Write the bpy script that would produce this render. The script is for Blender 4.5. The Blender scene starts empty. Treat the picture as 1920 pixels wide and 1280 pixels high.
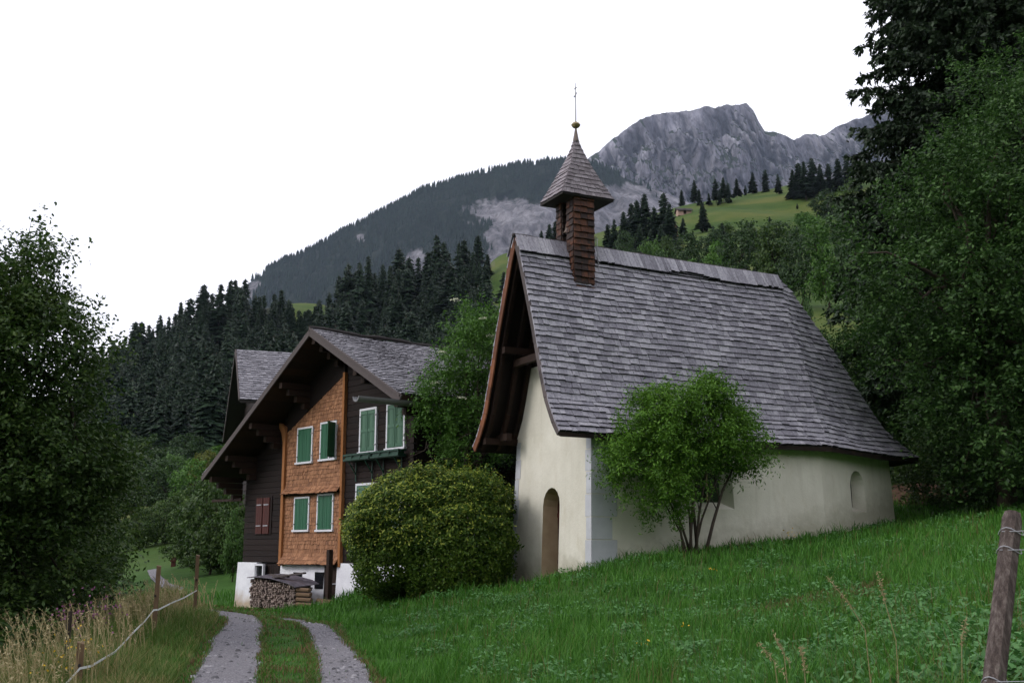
import bpy, math, random
import numpy as np
from mathutils import Matrix

# ------------------------------------------------------------------ camera, sky, sun
SC = bpy.context.scene
COL = SC.collection
R = math.radians
F, CX, CY, HZ, EYE = 2000.0, 960.0, 640.0, 1025.0, 1.6
PITCH = math.atan((HZ - CY) / F)
cam = bpy.data.cameras.new("camera")
cam.sensor_width = 36.0
cam.lens = 36.0 * F / 1920.0
cam.clip_start = 0.1
cam.clip_end = 20000.0
camo = bpy.data.objects.new("camera", cam)
COL.objects.link(camo)
camo.location = (0, 0, EYE)
camo.rotation_euler = (math.pi / 2 + PITCH, 0, 0)
SC.camera = camo

HAZE = 0.000033
SUN_EL, SUN_AZ = 36.0, -108.0      # azimuth measured from +Y (view direction), negative = left
w = bpy.data.worlds.new("World")
SC.world = w
w.use_nodes = True
nt = w.node_tree
nt.nodes.clear()
N = nt.nodes.new
sky = N("ShaderNodeTexSky")
sky.sky_type = 'NISHITA'
sky.sun_disc = False
sky.sun_elevation = R(SUN_EL)
sky.sun_rotation = R(SUN_AZ)
sky.dust_density = 4.0
hsv = N("ShaderNodeHueSaturation")
hsv.inputs['Saturation'].default_value = 0.25
mix = N("ShaderNodeMix")
mix.data_type = 'RGBA'
mix.inputs[0].default_value = 0.8          # cloud cover
mix.inputs[7].default_value = (10.6, 10.5, 11.3, 1)
bg = N("ShaderNodeBackground")
bg.inputs[1].default_value = 0.15
out = N("ShaderNodeOutputWorld")
L = nt.links.new
L(sky.outputs[0], hsv.inputs['Color'])
L(hsv.outputs[0], mix.inputs[6])
L(mix.outputs[2], bg.inputs[0])
L(bg.outputs[0], out.inputs[0])

sun = bpy.data.lights.new("sun", 'SUN')
sun.energy = 1.5
sun.angle = R(20)
sun.color = (1.0, 0.96, 0.9)
suno = bpy.data.objects.new("sun", sun)
COL.objects.link(suno)
suno.rotation_euler = (R(90 - SUN_EL), 0, R(-SUN_AZ) + math.pi)
SC.view_settings.view_transform = 'Standard'
SC.view_settings.look = 'None'
SC.view_settings.exposure = -0.08
SC.view_settings.gamma = 1.0
SC.cycles.use_denoising = True
SC.cycles.max_bounces = 5
SC.cycles.diffuse_bounces = 3
SC.cycles.transparent_max_bounces = 6
SC.cycles.volume_bounces = 0
SC.cycles.use_fast_gi = False

# ------------------------------------------------------------------ helpers
rng = np.random.default_rng(7)
random.seed(7)


def ray(u, v):
    a = (u - CX) / F
    b = (CY - v) / F
    return np.array([a, math.cos(PITCH) - b * math.sin(PITCH), math.sin(PITCH) + b * math.cos(PITCH)])


def at(u, v, Y):
    """world point seen at pixel (u, v) of the 1920 px photograph, Y metres ahead"""
    r = ray(u, v)
    return r * (Y / r[1]) + np.array([0, 0, EYE])


def sl(v):
    """z / y slope of the sight line through pixel row v"""
    r = ray(CX, v)
    return r[2] / r[1]


def rowv(q):
    """pixel row of slope q = z / y"""
    return CY - F * np.tan(np.arctan(q) - PITCH)


class Frame:
    """local building frame: u along the ridge, v across, z up"""
    def __init__(s, O, ang):
        a = R(ang)
        s.O = np.array(O, float)
        s.ang = a
        s.u = np.array([math.sin(a), math.cos(a), 0])
        s.v = np.array([-math.cos(a), math.sin(a), 0])
        s.rot = math.pi / 2 - a

    def w(s, a, b, c):
        return s.O + a * s.u + b * s.v + np.array([0, 0, c])


class MB:
    def __init__(s):
        s.v = []
        s.f = []
        s.m = []

    def quadv(s, pts, m=0):
        n = len(s.v)
        s.v += [tuple(p) for p in pts]
        s.f.append(tuple(range(n, n + len(pts))))
        s.m.append(m)

    def raw(s, vs, fs, m=0):
        n = len(s.v)
        s.v += [tuple(p) for p in vs]
        s.f += [tuple(i + n for i in f) for f in fs]
        s.m += [m] * len(fs)

    def box(s, x0, x1, y0, y1, z0, z1, m=0):
        s.hexa([(x0, y0, z0), (x1, y0, z0), (x1, y1, z0), (x0, y1, z0), (x0, y0, z1), (x1, y0, z1), (x1, y1, z1), (x0, y1, z1)], m)

    def hexa(s, p, m=0):
        s.raw(p, [(0, 3, 2, 1), (4, 5, 6, 7), (0, 1, 5, 4), (1, 2, 6, 5), (2, 3, 7, 6), (3, 0, 4, 7)], m)

    def beam(s, a, b, w, h, m=0, up=(0, 0, 1)):
        a = np.array(a, float)
        b = np.array(b, float)
        d = b - a
        d /= np.linalg.norm(d)
        x = np.cross(d, up)
        if np.linalg.norm(x) < 1e-6:
            x = np.array([1., 0, 0])
        x /= np.linalg.norm(x)
        y = np.cross(x, d)
        q = []
        for c in (a, b):
            for i, j in ((-1, -1), (1, -1), (1, 1), (-1, 1)):
                q.append(c + x * w / 2 * i + y * h / 2 * j)
        s.hexa(q, m)

    def tube(s, pts, rad, n=6, m=0, cap=True):
        pts = [np.array(p, float) for p in pts]
        if np.isscalar(rad):
            rad = [rad] * len(pts)
        base = len(s.v)
        ref = np.array([0.31, 0.17, 0.93])
        for i, p in enumerate(pts):
            d = pts[min(i + 1, len(pts) - 1)] - pts[max(i - 1, 0)]
            d = d / (np.linalg.norm(d) + 1e-9)
            x = np.cross(d, ref)
            if np.linalg.norm(x) < .05:
                x = np.cross(d, np.array([1., 0, 0]))
            x /= np.linalg.norm(x)
            y = np.cross(d, x)
            for k in range(n):
                t = 2 * math.pi * k / n
                s.v.append(tuple(p + (x * math.cos(t) + y * math.sin(t)) * rad[i]))
        for i in range(len(pts) - 1):
            for k in range(n):
                a = base + i * n + k
                b = base + i * n + (k + 1) % n
                s.f.append((a, b, b + n, a + n))
                s.m.append(m)
        if cap:
            s.f.append(tuple(base + k for k in range(n))[::-1])
            s.m.append(m)
            s.f.append(tuple(base + (len(pts) - 1) * n + k for k in range(n)))
            s.m.append(m)

    def prism(s, poly, o, du, dv, dn, m=0):
        """polygon of (a, b) in the plane o + a du + b dv, extruded along dn"""
        o, du, dv, dn = [np.array(q, float) for q in (o, du, dv, dn)]
        n = len(poly)
        P = [o + a * du + b * dv for a, b in poly]
        Q = [p + dn for p in P]
        s.raw(P + Q, [tuple(range(n))[::-1], tuple(range(n, 2 * n))] + [(i, (i + 1) % n, (i + 1) % n + n, i + n) for i in range(n)], m)

    def mesh(s, name, mats, smooth=False):
        me = bpy.data.meshes.new(name)
        me.from_pydata(s.v, [], s.f)
        for m in mats:
            me.materials.append(m)
        me.polygons.foreach_set('material_index', s.m)
        if smooth:
            me.polygons.foreach_set('use_smooth', [True] * len(s.f))
        me.update()
        return me

    def build(s, name, mats, parent=None, smooth=False, label=None):
        if not isinstance(mats, (list, tuple)):
            mats = [mats]
        return link(name, s.mesh(name, mats, smooth), parent, label)


def link(name, me, parent=None, label=None):
    o = bpy.data.objects.new(name, me)
    COL.objects.link(o)
    if parent is not None:
        o.parent = parent
    if label:
        o['label'] = label
    return o


def tag(o, label=None, cat=None, group=None, kind=None):
    if label:
        o['label'] = label
    if cat:
        o['category'] = cat
    if group:
        o['group'] = group
    if kind:
        o['kind'] = kind
    return o


def empty(name, loc, rz=0, **k):
    o = bpy.data.objects.new(name, None)
    COL.objects.link(o)
    o.location = loc
    o.rotation_euler = (0, 0, rz)
    o.empty_display_size = .3
    return tag(o, **k)


def np_mesh(name, V, Q, mats, mi=None, smooth=False):
    """V (n,3), Q (m,k) all faces with k corners"""
    me = bpy.data.meshes.new(name)
    n, k = Q.shape
    me.vertices.add(len(V))
    me.vertices.foreach_set('co', np.ascontiguousarray(V, dtype=np.float32).ravel())
    me.loops.add(n * k)
    me.loops.foreach_set('vertex_index', np.ascontiguousarray(Q, dtype=np.int32).ravel())
    me.polygons.add(n)
    me.polygons.foreach_set('loop_start', np.arange(0, n * k, k, dtype=np.int32))
    me.polygons.foreach_set('loop_total', np.full(n, k, dtype=np.int32))
    for m in mats:
        me.materials.append(m)
    if mi is not None:
        me.polygons.foreach_set('material_index', mi)
    if smooth:
        me.polygons.foreach_set('use_smooth', np.ones(n, dtype=bool))
    me.update(calc_edges=True)
    me.validate()
    return me


# ------------------------------------------------------------------ materials
class NT:
    def __init__(s, name, rough=.8, spec=.3):
        s.mat = bpy.data.materials.new(name)
        s.mat.use_nodes = True
        s.t = s.mat.node_tree
        s.b = s.t.nodes['Principled BSDF']
        s.b.inputs['Roughness'].default_value = rough
        s.b.inputs['Specular IOR Level'].default_value = spec
        s.tc = None

    def n(s, typ, **k):
        x = s.t.nodes.new(typ)
        for a, b in k.items():
            setattr(x, a, b)
        return x

    def l(s, a, b):
        s.t.links.new(a, b)

    def coord(s, scale=(1, 1, 1), kind='Object'):
        if s.tc is None:
            s.tc = s.n('ShaderNodeTexCoord')
        m = s.n('ShaderNodeMapping')
        m.inputs['Scale'].default_value = scale
        s.l(s.tc.outputs[kind], m.inputs[0])
        return m.outputs[0]

    def noise(s, scale, detail=4, rough=.6, sc=(1, 1, 1), kind='Object'):
        x = s.n('ShaderNodeTexNoise')
        x.inputs['Scale'].default_value = scale
        x.inputs['Detail'].default_value = detail
        x.inputs['Roughness'].default_value = rough
        s.l(s.coord(sc, kind), x.inputs['Vector'])
        return x.outputs['Fac']

    def island(s):
        return s.n('ShaderNodeNewGeometry').outputs['Random Per Island']

    def ramp(s, fac, stops):
        r = s.n('ShaderNodeValToRGB')
        e = r.color_ramp.elements
        while len(e) > len(stops):
            e.remove(e[-1])
        while len(e) < len(stops):
            e.new(1)
        for i, (p, c) in enumerate(stops):
            e[i].position = p
            e[i].color = (*c, 1) if len(c) == 3 else c
        s.l(fac, r.inputs[0])
        return r.outputs[0]

    def mixc(s, fac, a, b, mode='MIX'):
        m = s.n('ShaderNodeMix', data_type='RGBA', blend_type=mode)
        for q, i in ((fac, 0), (a, 6), (b, 7)):
            if hasattr(q, 'links') or hasattr(q, 'is_linked'):
                s.l(q, m.inputs[i])
            elif i == 0:
                m.inputs[0].default_value = q
            else:
                m.inputs[i].default_value = (*q, 1)
        return m.outputs[2]

    def math(s, op, a, b=None):
        m = s.n('ShaderNodeMath', operation=op)
        for q, i in ((a, 0), (b, 1)):
            if q is None:
                continue
            if hasattr(q, 'is_linked'):
                s.l(q, m.inputs[i])
            else:
                m.inputs[i].default_value = q
        return m.outputs[0]

    def base(s, c):
        if hasattr(c, 'is_linked'):
            s.l(c, s.b.inputs['Base Color'])
        else:
            s.b.inputs['Base Color'].default_value = (*c, 1)

    def bump(s, h, strength=.4, dist=.02):
        b = s.n('ShaderNodeBump')
        b.inputs['Strength'].default_value = strength
        b.inputs['Distance'].default_value = dist
        s.l(h, b.inputs['Height'])
        s.l(b.outputs[0], s.b.inputs['Normal'])


def wood_mat(name, c0, c1, sc=(1, 8, 8), rough=.8, island=True, scale=4):
    k = NT(name, rough, .25)
    f = k.noise(scale, 6, .65, sc)
    if island:
        f = k.math('MULTIPLY_ADD', k.island(), .55) if False else k.math('ADD', k.math('MULTIPLY', k.island(), .5), k.math('MULTIPLY', f, .6))
    k.base(k.ramp(f, [(.2, c0), (.85, c1)]))
    k.bump(k.noise(scale * 2, 5, .7, sc), .35, .01)
    return k.mat


def shingle_mat(name, dark, mid, light, streak=(25, 25, 4), brown=None):
    k = NT(name, .75, .3)
    isl = k.island()
    st = k.noise(1.0, 5, .7, streak)
    big = k.noise(.9, 4, .6)
    f = k.math('ADD', k.math('MULTIPLY', isl, .24), k.math('ADD', k.math('MULTIPLY', st, .75), k.math('MULTIPLY', big, .25)))
    c = k.ramp(f, [(.32, dark), (.58, mid), (.92, light)])
    if brown:
        c = k.mixc(k.ramp(k.math('ADD', k.math('MULTIPLY', isl, .35), k.noise(7, 5, .75)), [(.50, (0, 0, 0)), (.72, (1, 1, 1))]), c, brown)
    k.base(c)
    k.bump(st, .5, .012)
    return k.mat


def plain(name, c, rough=.7, spec=.3, var=.12, scale=6):
    k = NT(name, rough, spec)
    a = tuple(x * (1 - var) for x in c)
    b = tuple(min(1, x * (1 + var)) for x in c)
    k.base(k.ramp(k.noise(scale, 5, .65), [(.3, a), (.7, b)]))
    k.bump(k.noise(scale * 6, 4, .6), .15, .006)
    return k.mat


def leaf_mat(name, c0, c1, c2=None, trans=.35, rough=.55, spec=.25, scale=.9):
    k = NT(name, rough, spec)
    isl = k.island()
    nz = k.noise(scale, 3, .6)
    f = k.math('ADD', k.math('MULTIPLY', isl, .6), k.math('MULTIPLY', nz, .55))
    stops = [(.2, c0), (.8, c1)] if c2 is None else [(.15, c0), (.6, c1), (.95, c2)]
    c = k.ramp(f, stops)
    k.base(c)
    tr = k.n('ShaderNodeBsdfTranslucent')
    k.l(c, tr.inputs[0])
    ms = k.n('ShaderNodeMixShader')
    ms.inputs[0].default_value = trans
    o = k.t.nodes['Material Output']
    k.l(k.b.outputs[0], ms.inputs[1])
    k.l(tr.outputs[0], ms.inputs[2])
    k.l(ms.outputs[0], o.inputs[0])
    return k.mat


M = {}
M['roof'] = shingle_mat('weathered_shingles', (.080, .076, .094), (.205, .198, .235), (.46, .45, .50))
M['roof_house'] = shingle_mat('house_shingles', (.070, .068, .080), (.17, .165, .19), (.34, .33, .365))
M['endgrain_shade'] = wood_mat('shingle_end_grain_shade', (.010, .009, .012), (.030, .027, .034), (8, 8, 8))  # dark end grain, with the shadow line under each course painted in
M['spire'] = shingle_mat('spire_shingles', (.07, .058, .066), (.17, .148, .165), (.31, .28, .31))
M['pier'] = shingle_mat('pier_shingles', (.018, .009, .008), (.095, .035, .018), (.20, .075, .033), (20, 20, 5), (.022, .013, .012))
M['orange'] = shingle_mat('larch_shingles', (.085, .036, .018), (.220, .098, .047), (.42, .21, .11), (25, 25, 3))
M['bayend_shade'] = wood_mat('larch_end_grain_shade', (.030, .011, .007), (.06, .023, .013), (8, 8, 8))  # larch butts, darkened with painted shade so the bay courses read
M['darkwood'] = wood_mat('dark_log_wood', (.005, .0024, .0022), (.014, .0065, .0055), (8, 1.5, 12))
M['beam'] = wood_mat('brown_beam', (.009, .0045, .003), (.028, .013, .008), (3, 3, 3))
M['soffit'] = wood_mat('roof_soffit', (.012, .006, .004), (.042, .019, .010), (6, 1, 6))
M['chapel_soffit'] = wood_mat('chapel_soffit', (.007, .0045, .004), (.022, .013, .010), (6, 1, 6))
M['barge'] = wood_mat('barge_board_wood', (.06, .022, .012), (.20, .075, .035), (4, 4, 4))
M['bargegrey'] = wood_mat('grey_barge_wood', (.035, .028, .028), (.11, .09, .09), (4, 4, 4))
M['ridge'] = wood_mat('ridge_wood', (.010, .009, .009), (.04, .034, .034), (4, 4, 4))
M['cornerboard'] = wood_mat('corner_board_wood', (.20, .08, .028), (.36, .15, .055), (10, 10, 2), island=False)
M['shutter'] = wood_mat('green_shutter_paint', (.008, .062, .030), (.018, .100, .050), (10, 10, 2), .5)
M['shutter_pale'] = wood_mat('faded_green_shutter_paint', (.040, .105, .068), (.075, .155, .105), (10, 10, 2), .6)
M['red'] = wood_mat('red_brown_paint', (.036, .008, .006), (.066, .013, .009), (10, 10, 2), .6)
M['whitepaint'] = plain('white_paint', (.62, .62, .68), .5, .3, .08)
M['iron'] = plain('grey_iron', (.16, .16, .17), .45, .5)
M['copper'] = plain('dull_copper', (.12, .085, .07), .5, .5)
M['ball'] = plain('weathered_brass', (.22, .17, .08), .45, .5, .3)
M['glass'] = plain('dark_glass', (.01, .011, .014), .08, .6, .05)
M['wire'] = plain('galvanised_wire', (.28, .28, .31), .4, .5)
M['tape'] = plain('white_fence_tape', (.62, .63, .64), .6, .3)
M['stake'] = wood_mat('fence_stake_wood', (.09, .055, .034), (.19, .125, .075), (12, 12, 2), island=False)
M['greenpaint'] = plain('dark_green_paint', (.010, .045, .028), .5)

# lime plaster, cream with stains
k = NT('cream_plaster', .9, .15)
c = k.ramp(k.noise(.9, 5, .6), [(.3, (.57, .545, .47)), (.7, (.69, .665, .59))])
c = k.mixc(k.ramp(k.noise(2.6, 6, .7, (1, 1, .5)), [(.55, (0, 0, 0)), (.8, (.45, .45, .45))]), c, (.43, .37, .25))
sx = k.n('ShaderNodeSeparateXYZ')
k.l(k.coord(), sx.inputs[0])
hgt = k.math('ADD', sx.outputs[2], k.math('MULTIPLY', k.noise(1.8, 4), 1.4))
c = k.mixc(k.ramp(hgt, [(.2, (.35, .35, .35)), (1.6, (0, 0, 0))]), c, (.46, .42, .33))
strk = k.noise(1.0, 6, .7, (5, 5, .35))
c = k.mixc(k.ramp(strk, [(.52, (0, 0, 0)), (.74, (.30, .30, .30))]), c, (.40, .375, .31))
damp = k.math('ADD', sx.outputs[2], k.math('MULTIPLY', k.noise(3.5, 6, .7), .9))
xx = k.math('MULTIPLY', sx.outputs[0], -.17)
damp = k.math('ADD', damp, xx)
c = k.mixc(k.ramp(damp, [(.25, (.75, .75, .75)), (.85, (0, 0, 0))]), c, (.30, .285, .22))
pat = k.noise(1.6, 3, .5)
c = k.mixc(k.ramp(pat, [(.60, (0, 0, 0)), (.63, (.22, .22, .22))]), c, (.66, .64, .57))
k.base(c)
k.bump(k.noise(9, 7, .7), .5, .02)
M['plaster'] = k.mat
k = NT('splay_plaster', .9, .15)
k.base(k.ramp(k.noise(3, 5), [(.3, (.40, .29, .19)), (.7, (.50, .38, .26))]))
M['jamb'] = k.mat
k = NT('quoin_grey_paint', .85, .2)
k.base(k.ramp(k.noise(3, 5), [(.3, (.42, .43, .47)), (.7, (.50, .51, .55))]))
k.bump(k.noise(16, 5), .2, .01)
M['quoin'] = k.mat
k = NT('whitewashed_stone', .9, .15)
c = k.ramp(k.noise(1.4, 6, .7), [(.3, (.60, .60, .66)), (.65, (.76, .76, .82))])
sx = k.n('ShaderNodeSeparateXYZ')
k.l(k.coord(), sx.inputs[0])
hgt = k.math('ADD', sx.outputs[2], k.math('MULTIPLY', k.noise(2.2, 5), .9))
c = k.mixc(k.ramp(hgt, [(.35, (.9, .9, .9)), (.85, (0, 0, 0))]), c, (.36, .27, .18))
k.base(c)
k.bump(k.noise(7, 6, .7), .6, .04)
M['whitewash'] = k.mat

# foliage
M['leaf_left'] = leaf_mat('dark_tree_leaves', (.014, .032, .007), (.038, .080, .015), (.085, .13, .03))
M['leaf_right'] = leaf_mat('grey_green_leaves', (.012, .033, .009), (.034, .082, .017), (.09, .17, .045), spec=.25)
M['leaf_bush'] = leaf_mat('young_tree_leaves', (.034, .090, .010), (.085, .195, .020), (.15, .29, .035))
M['leaf_hedge'] = leaf_mat('privet_leaves', (.020, .050, .007), (.062, .122, .014), (.15, .22, .035))
M['leaf_tip'] = leaf_mat('yellow_green_tips', (.12, .16, .018), (.26, .31, .04), (.36, .40, .07))
M['leaf_elder'] = leaf_mat('elder_leaves', (.028, .075, .012), (.065, .155, .022), (.11, .22, .04))
M['leaf_mid'] = leaf_mat('thicket_leaves', (.012, .028, .009), (.026, .058, .016), (.05, .095, .028))
M['leaf_light'] = leaf_mat('light_thicket_leaves', (.03, .07, .015), (.06, .13, .025), (.09, .17, .04))
M['leaf_yellow'] = leaf_mat('yellowish_leaves', (.05, .07, .012), (.10, .12, .02), (.14, .15, .03))
M['needle'] = leaf_mat('spruce_needles', (.006, .014, .006), (.015, .032, .012), (.028, .050, .020), .1)
M['needle_far'] = leaf_mat('far_spruce_needles', (.006, .014, .008), (.013, .030, .015), (.026, .052, .024), .05, scale=.15)
M['flower'] = plain('cream_flowers', (.55, .56, .42))
M['bark'] = wood_mat('grey_bark', (.03, .022, .018), (.09, .07, .055), (6, 6, 1.5), island=False)
M['bark_dark'] = wood_mat('dark_bark', (.015, .011, .009), (.05, .036, .028), (6, 6, 1.5), island=False)

# grass blades
def grass_mat(name, a, b, c3, dry, dryness):
    k = NT(name, .6, .25)
    isl = k.island()
    big = k.noise(.35, 4, .6)
    f = k.math('ADD', k.math('MULTIPLY', isl, .5), k.math('MULTIPLY', big, .6))
    c = k.ramp(f, [(.2, a), (.6, b), (.95, c3)])
    dr = k.math('ADD', k.math('MULTIPLY', isl, .35), k.noise(.55, 3))
    c = k.mixc(k.ramp(dr, [(dryness, (0, 0, 0)), (dryness + .12, (1, 1, 1))]), c, dry)
    k.base(c)
    tr = k.n('ShaderNodeBsdfTranslucent')
    k.l(c, tr.inputs[0])
    ms = k.n('ShaderNodeMixShader')
    ms.inputs[0].default_value = .35
    k.l(k.b.outputs[0], ms.inputs[1])
    k.l(tr.outputs[0], ms.inputs[2])
    k.l(ms.outputs[0], k.t.nodes['Material Output'].inputs[0])
    return k.mat

M['grass'] = grass_mat('meadow_grass', (.026, .092, .009), (.054, .170, .017), (.105, .26, .035), (.13, .13, .035), .92)
M['grass_weed'] = leaf_mat('ground_elder_leaves', (.030, .105, .022), (.060, .175, .042), (.11, .25, .08), .3, spec=.35)
M['grass_verge'] = grass_mat('verge_grass', (.045, .10, .016), (.095, .16, .03), (.16, .20, .05), (.28, .22, .10), .72)
M['grass_dry'] = grass_mat('dry_brown_grass', (.06, .06, .02), (.12, .10, .035), (.20, .16, .07), (.17, .10, .05), .6)
M['straw'] = leaf_mat('dry_grass_heads', (.22, .17, .08), (.34, .28, .15), (.46, .39, .23), .3)
M['pinkflower'] = leaf_mat('pink_purple_flowers', (.16, .05, .13), (.26, .10, .20), None, .3)
M['yellowflower'] = leaf_mat('yellow_flowers', (.45, .28, .01), (.65, .42, .03), None, .2)

k = NT('ground_soil_and_turf', .95, .1)
near = k.ramp(k.noise(.5, 6, .65), [(.3, (.020, .050, .010)), (.55, (.035, .085, .016)), (.8, (.060, .085, .025))])
far = k.ramp(k.noise(.022, 9, .72, (1, 1, 3)), [(.38, (.025, .055, .010)), (.5, (.045, .075, .015)), (.65, (.085, .095, .025))])
fine = k.noise(3, 5, .7)
geo = k.n('ShaderNodeNewGeometry')
ln = k.n('ShaderNodeVectorMath', operation='LENGTH')
k.l(k.coord(), ln.inputs[0])
fm = k.n('ShaderNodeMapRange')
fm.inputs[1].default_value = 45
fm.inputs[2].default_value = 90
k.l(ln.outputs['Value'], fm.inputs[0])
c = k.mixc(fm.outputs[0], near, far)
c = k.mixc(.5, c, k.ramp(fine, [(.3, (.35, .35, .35)), (.7, (.65, .65, .65))]), 'OVERLAY')
sn = k.n('ShaderNodeSeparateXYZ')
k.l(geo.outputs['True Normal'], sn.inputs[0])
c = k.mixc(k.ramp(sn.outputs[2], [(.62, (1, 1, 1)), (.72, (0, 0, 0))]), c, (.11, .10, .09))
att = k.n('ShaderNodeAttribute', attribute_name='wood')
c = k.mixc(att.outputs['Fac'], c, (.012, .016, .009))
k.base(c)
k.bump(k.noise(2.5, 6, .7), .5, .08)
M['ground'] = k.mat

k = NT('gravel', .9, .2)
v = k.n('ShaderNodeTexVoronoi')
v.inputs['Scale'].default_value = 60
k.l(k.coord(), v.inputs['Vector'])
c = k.ramp(v.outputs['Color'], [(.1, (.09, .085, .10)), (.6, (.16, .155, .175)), (.95, (.34, .33, .35))])
c = k.mixc(k.ramp(k.noise(1.3, 6, .7), [(.35, (0, 0, 0)), (.7, (.55, .55, .55))]), c, (.15, .14, .15))
k.base(c)
k.bump(v.outputs['Distance'], .6, .02)
M['gravel'] = k.mat

k = NT('mountain_limestone', .95, .1)
v1 = k.noise(.006, 10, .68, (1, 1, .45))
v2 = k.noise(.03, 8, .75, (1, 1, .35))
c = k.ramp(v1, [(.38, (.11, .105, .13)), (.5, (.19, .185, .22)), (.62, (.31, .30, .345))])
c = k.mixc(.6, c, k.ramp(v2, [(.38, (.15, .15, .15)), (.62, (.85, .85, .85))]), 'OVERLAY')
geo = k.n('ShaderNodeNewGeometry')
sn = k.n('ShaderNodeSeparateXYZ')
k.l(geo.outputs['Normal'], sn.inputs[0])
g = k.math('ADD', k.math('MULTIPLY', sn.outputs[2], .9), k.math('MULTIPLY', k.noise(.008, 8, .75), .75))
c = k.mixc(k.ramp(g, [(.80, (0, 0, 0)), (.90, (1, 1, 1))]), c, (.035, .048, .03))
k.base(c)
k.bump(v2, 1.0, 25)
M['rock'] = k.mat
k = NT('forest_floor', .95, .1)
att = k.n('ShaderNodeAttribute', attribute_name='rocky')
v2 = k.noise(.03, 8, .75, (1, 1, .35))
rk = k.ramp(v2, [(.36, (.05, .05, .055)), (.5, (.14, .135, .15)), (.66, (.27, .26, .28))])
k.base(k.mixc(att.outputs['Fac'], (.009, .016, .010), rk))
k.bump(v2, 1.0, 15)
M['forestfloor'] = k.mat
M['soil'] = plain('brown_soil', (.075, .045, .032), .95, .1, .4, 3)

# ------------------------------------------------------------------ terrain
C = Frame(at(1109, 1068, 24), 63)       # chapel
H = Frame(at(635, 1140, 33), 48.5)      # farmhouse


def onplane(px, P, n):
    r = ray(*px)
    e = np.array([0, 0, EYE])
    return e + r * (np.dot(np.array(P) - e, n) / np.dot(r, n))


CP = []
def cp(u, v, Y):
    CP.append(at(u, v, Y))
for q in [(350, 1280, 13.1), (480, 1280, 13.1), (700, 1280, 13.1), (500, 1220, 17.5), (430, 1163, 26.5), (520, 1163, 27), (600, 1168, 25.5),
          (700, 1155, 24.5), (800, 1120, 25.8), (900, 1112, 25.6), (900, 1280, 12), (1400, 1280, 9.3), (1860, 1300, 6), (1400, 1135, 17),
          (1900, 1130, 10.5), (1910, 937, 31), (1800, 1000, 21), (1750, 955, 31), (0, 1350, 12), (250, 1262, 15), (300, 1208, 18),
          (375, 1160, 23), (330, 1130, 32), (100, 1260, 25), (0, 1210, 40), (-300, 1300, 25),
          (400, 1108, 45), (300, 1105, 45), (268, 1072, 58), (262, 1042, 75), (340, 1035, 75), (180, 1060, 75), (0, 1040, 80),
          (200, 960, 130), (400, 930, 130), (0, 950, 130), (600, 930, 100), (700, 980, 60), (800, 1000, 45),
          (1000, 960, 55), (1200, 900, 55), (1400, 830, 55), (1540, 720, 60), (1600, 760, 50), (1750, 850, 42), (1900, 780, 50), (1540, 640, 90),
          (1250, 620, 120), (1450, 560, 130), (1700, 560, 120), (1900, 560, 110), (1000, 760, 120),
          (1200, 500, 230), (1400, 480, 230), (1600, 450, 230), (1800, 440, 220), (1000, 600, 230),
          (1200, 452, 330), (1300, 438, 330), (1450, 432, 330), (1600, 410, 330),
          (1130, 432, 400), (1200, 418, 430), (1300, 388, 450), (1400, 366, 450), (1500, 350, 450), (1600, 335, 450), (1750, 320, 450), (1920, 310, 450),
          (1000, 480, 400), (940, 482, 400), (960, 560, 300), (850, 560, 390), (750, 572, 390), (650, 600, 380), (560, 592, 390), (520, 600, 380),
          (400, 640, 370), (300, 680, 360), (200, 745, 350), (100, 790, 340), (0, 840, 330), (-200, 900, 300),
          (600, 790, 240), (800, 760, 240), (400, 800, 240), (200, 870, 230), (0, 920, 220), (560, 640, 370)]:
    cp(*q)
for u in (-200, 100, 300, 500, 700, 900, 1100, 1300, 1500, 1700, 2000):
    c0 = at(u, 1025, 700)
    c0[2] = 45 + 75 * np.clip((u - 200) / 1300, -1.2, 1.2)
    CP.append(c0)
for q in [(0, 0), (1.5, 0), (-1.5, 0), (0, -4), (4, -3), (-4, -3), (0, 6)]:
    CP.append(np.array([q[0], q[1], .12 * q[0]]))
for a, b, c0 in [(0, 0, 0.0), (0, 1.9, -.28), (0, 3.88, -.50), (-1.5, 3.9, -.75), (7, 3.9, .9), (10.6, 3.2, 1.4), (3.5, 6, .3)]:
    CP.append(C.w(a, b, c0))
for px in [(1160, 1050), (1250, 1037), (1440, 1016), (1551, 1004)]:
    CP.append(onplane(px, C.O, C.v))
CP.append(C.w(10.65, 1.22, 1.22))
for a, b, c0 in [(0, 6.41, -.24), (0, 3, -.03), (0, 0, 0.0), (0, -1.54, .50), (0, -3.8, 1.0), (8, -3.8, 1.5), (8, 6, 0.5), (-2.2, 3, -.08)]:
    CP.append(H.w(a, b, c0))
CP = np.array(CP)


def warp(x, y):
    r = np.hypot(x, y)
    rho = np.log1p(r / 12.0)
    s = rho / np.maximum(r, 1e-6)
    return np.stack([x * s, y * s], -1)


def kern(A, B):
    d2 = ((A[:, None, :] - B[None, :, :]) ** 2).sum(-1)
    return .5 * d2 * np.log(d2 + 1e-12)


_A = warp(CP[:, 0], CP[:, 1])
_val = CP[:, 2] / (np.hypot(CP[:, 0], CP[:, 1]) + 15)
_n = len(CP)
_K = kern(_A, _A) + np.eye(_n) * 2e-4
_P = np.hstack([np.ones((_n, 1)), _A])
_S = np.linalg.solve(np.block([[_K, _P], [_P.T, np.zeros((3, 3))]]), np.r_[_val, 0, 0, 0])


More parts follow.
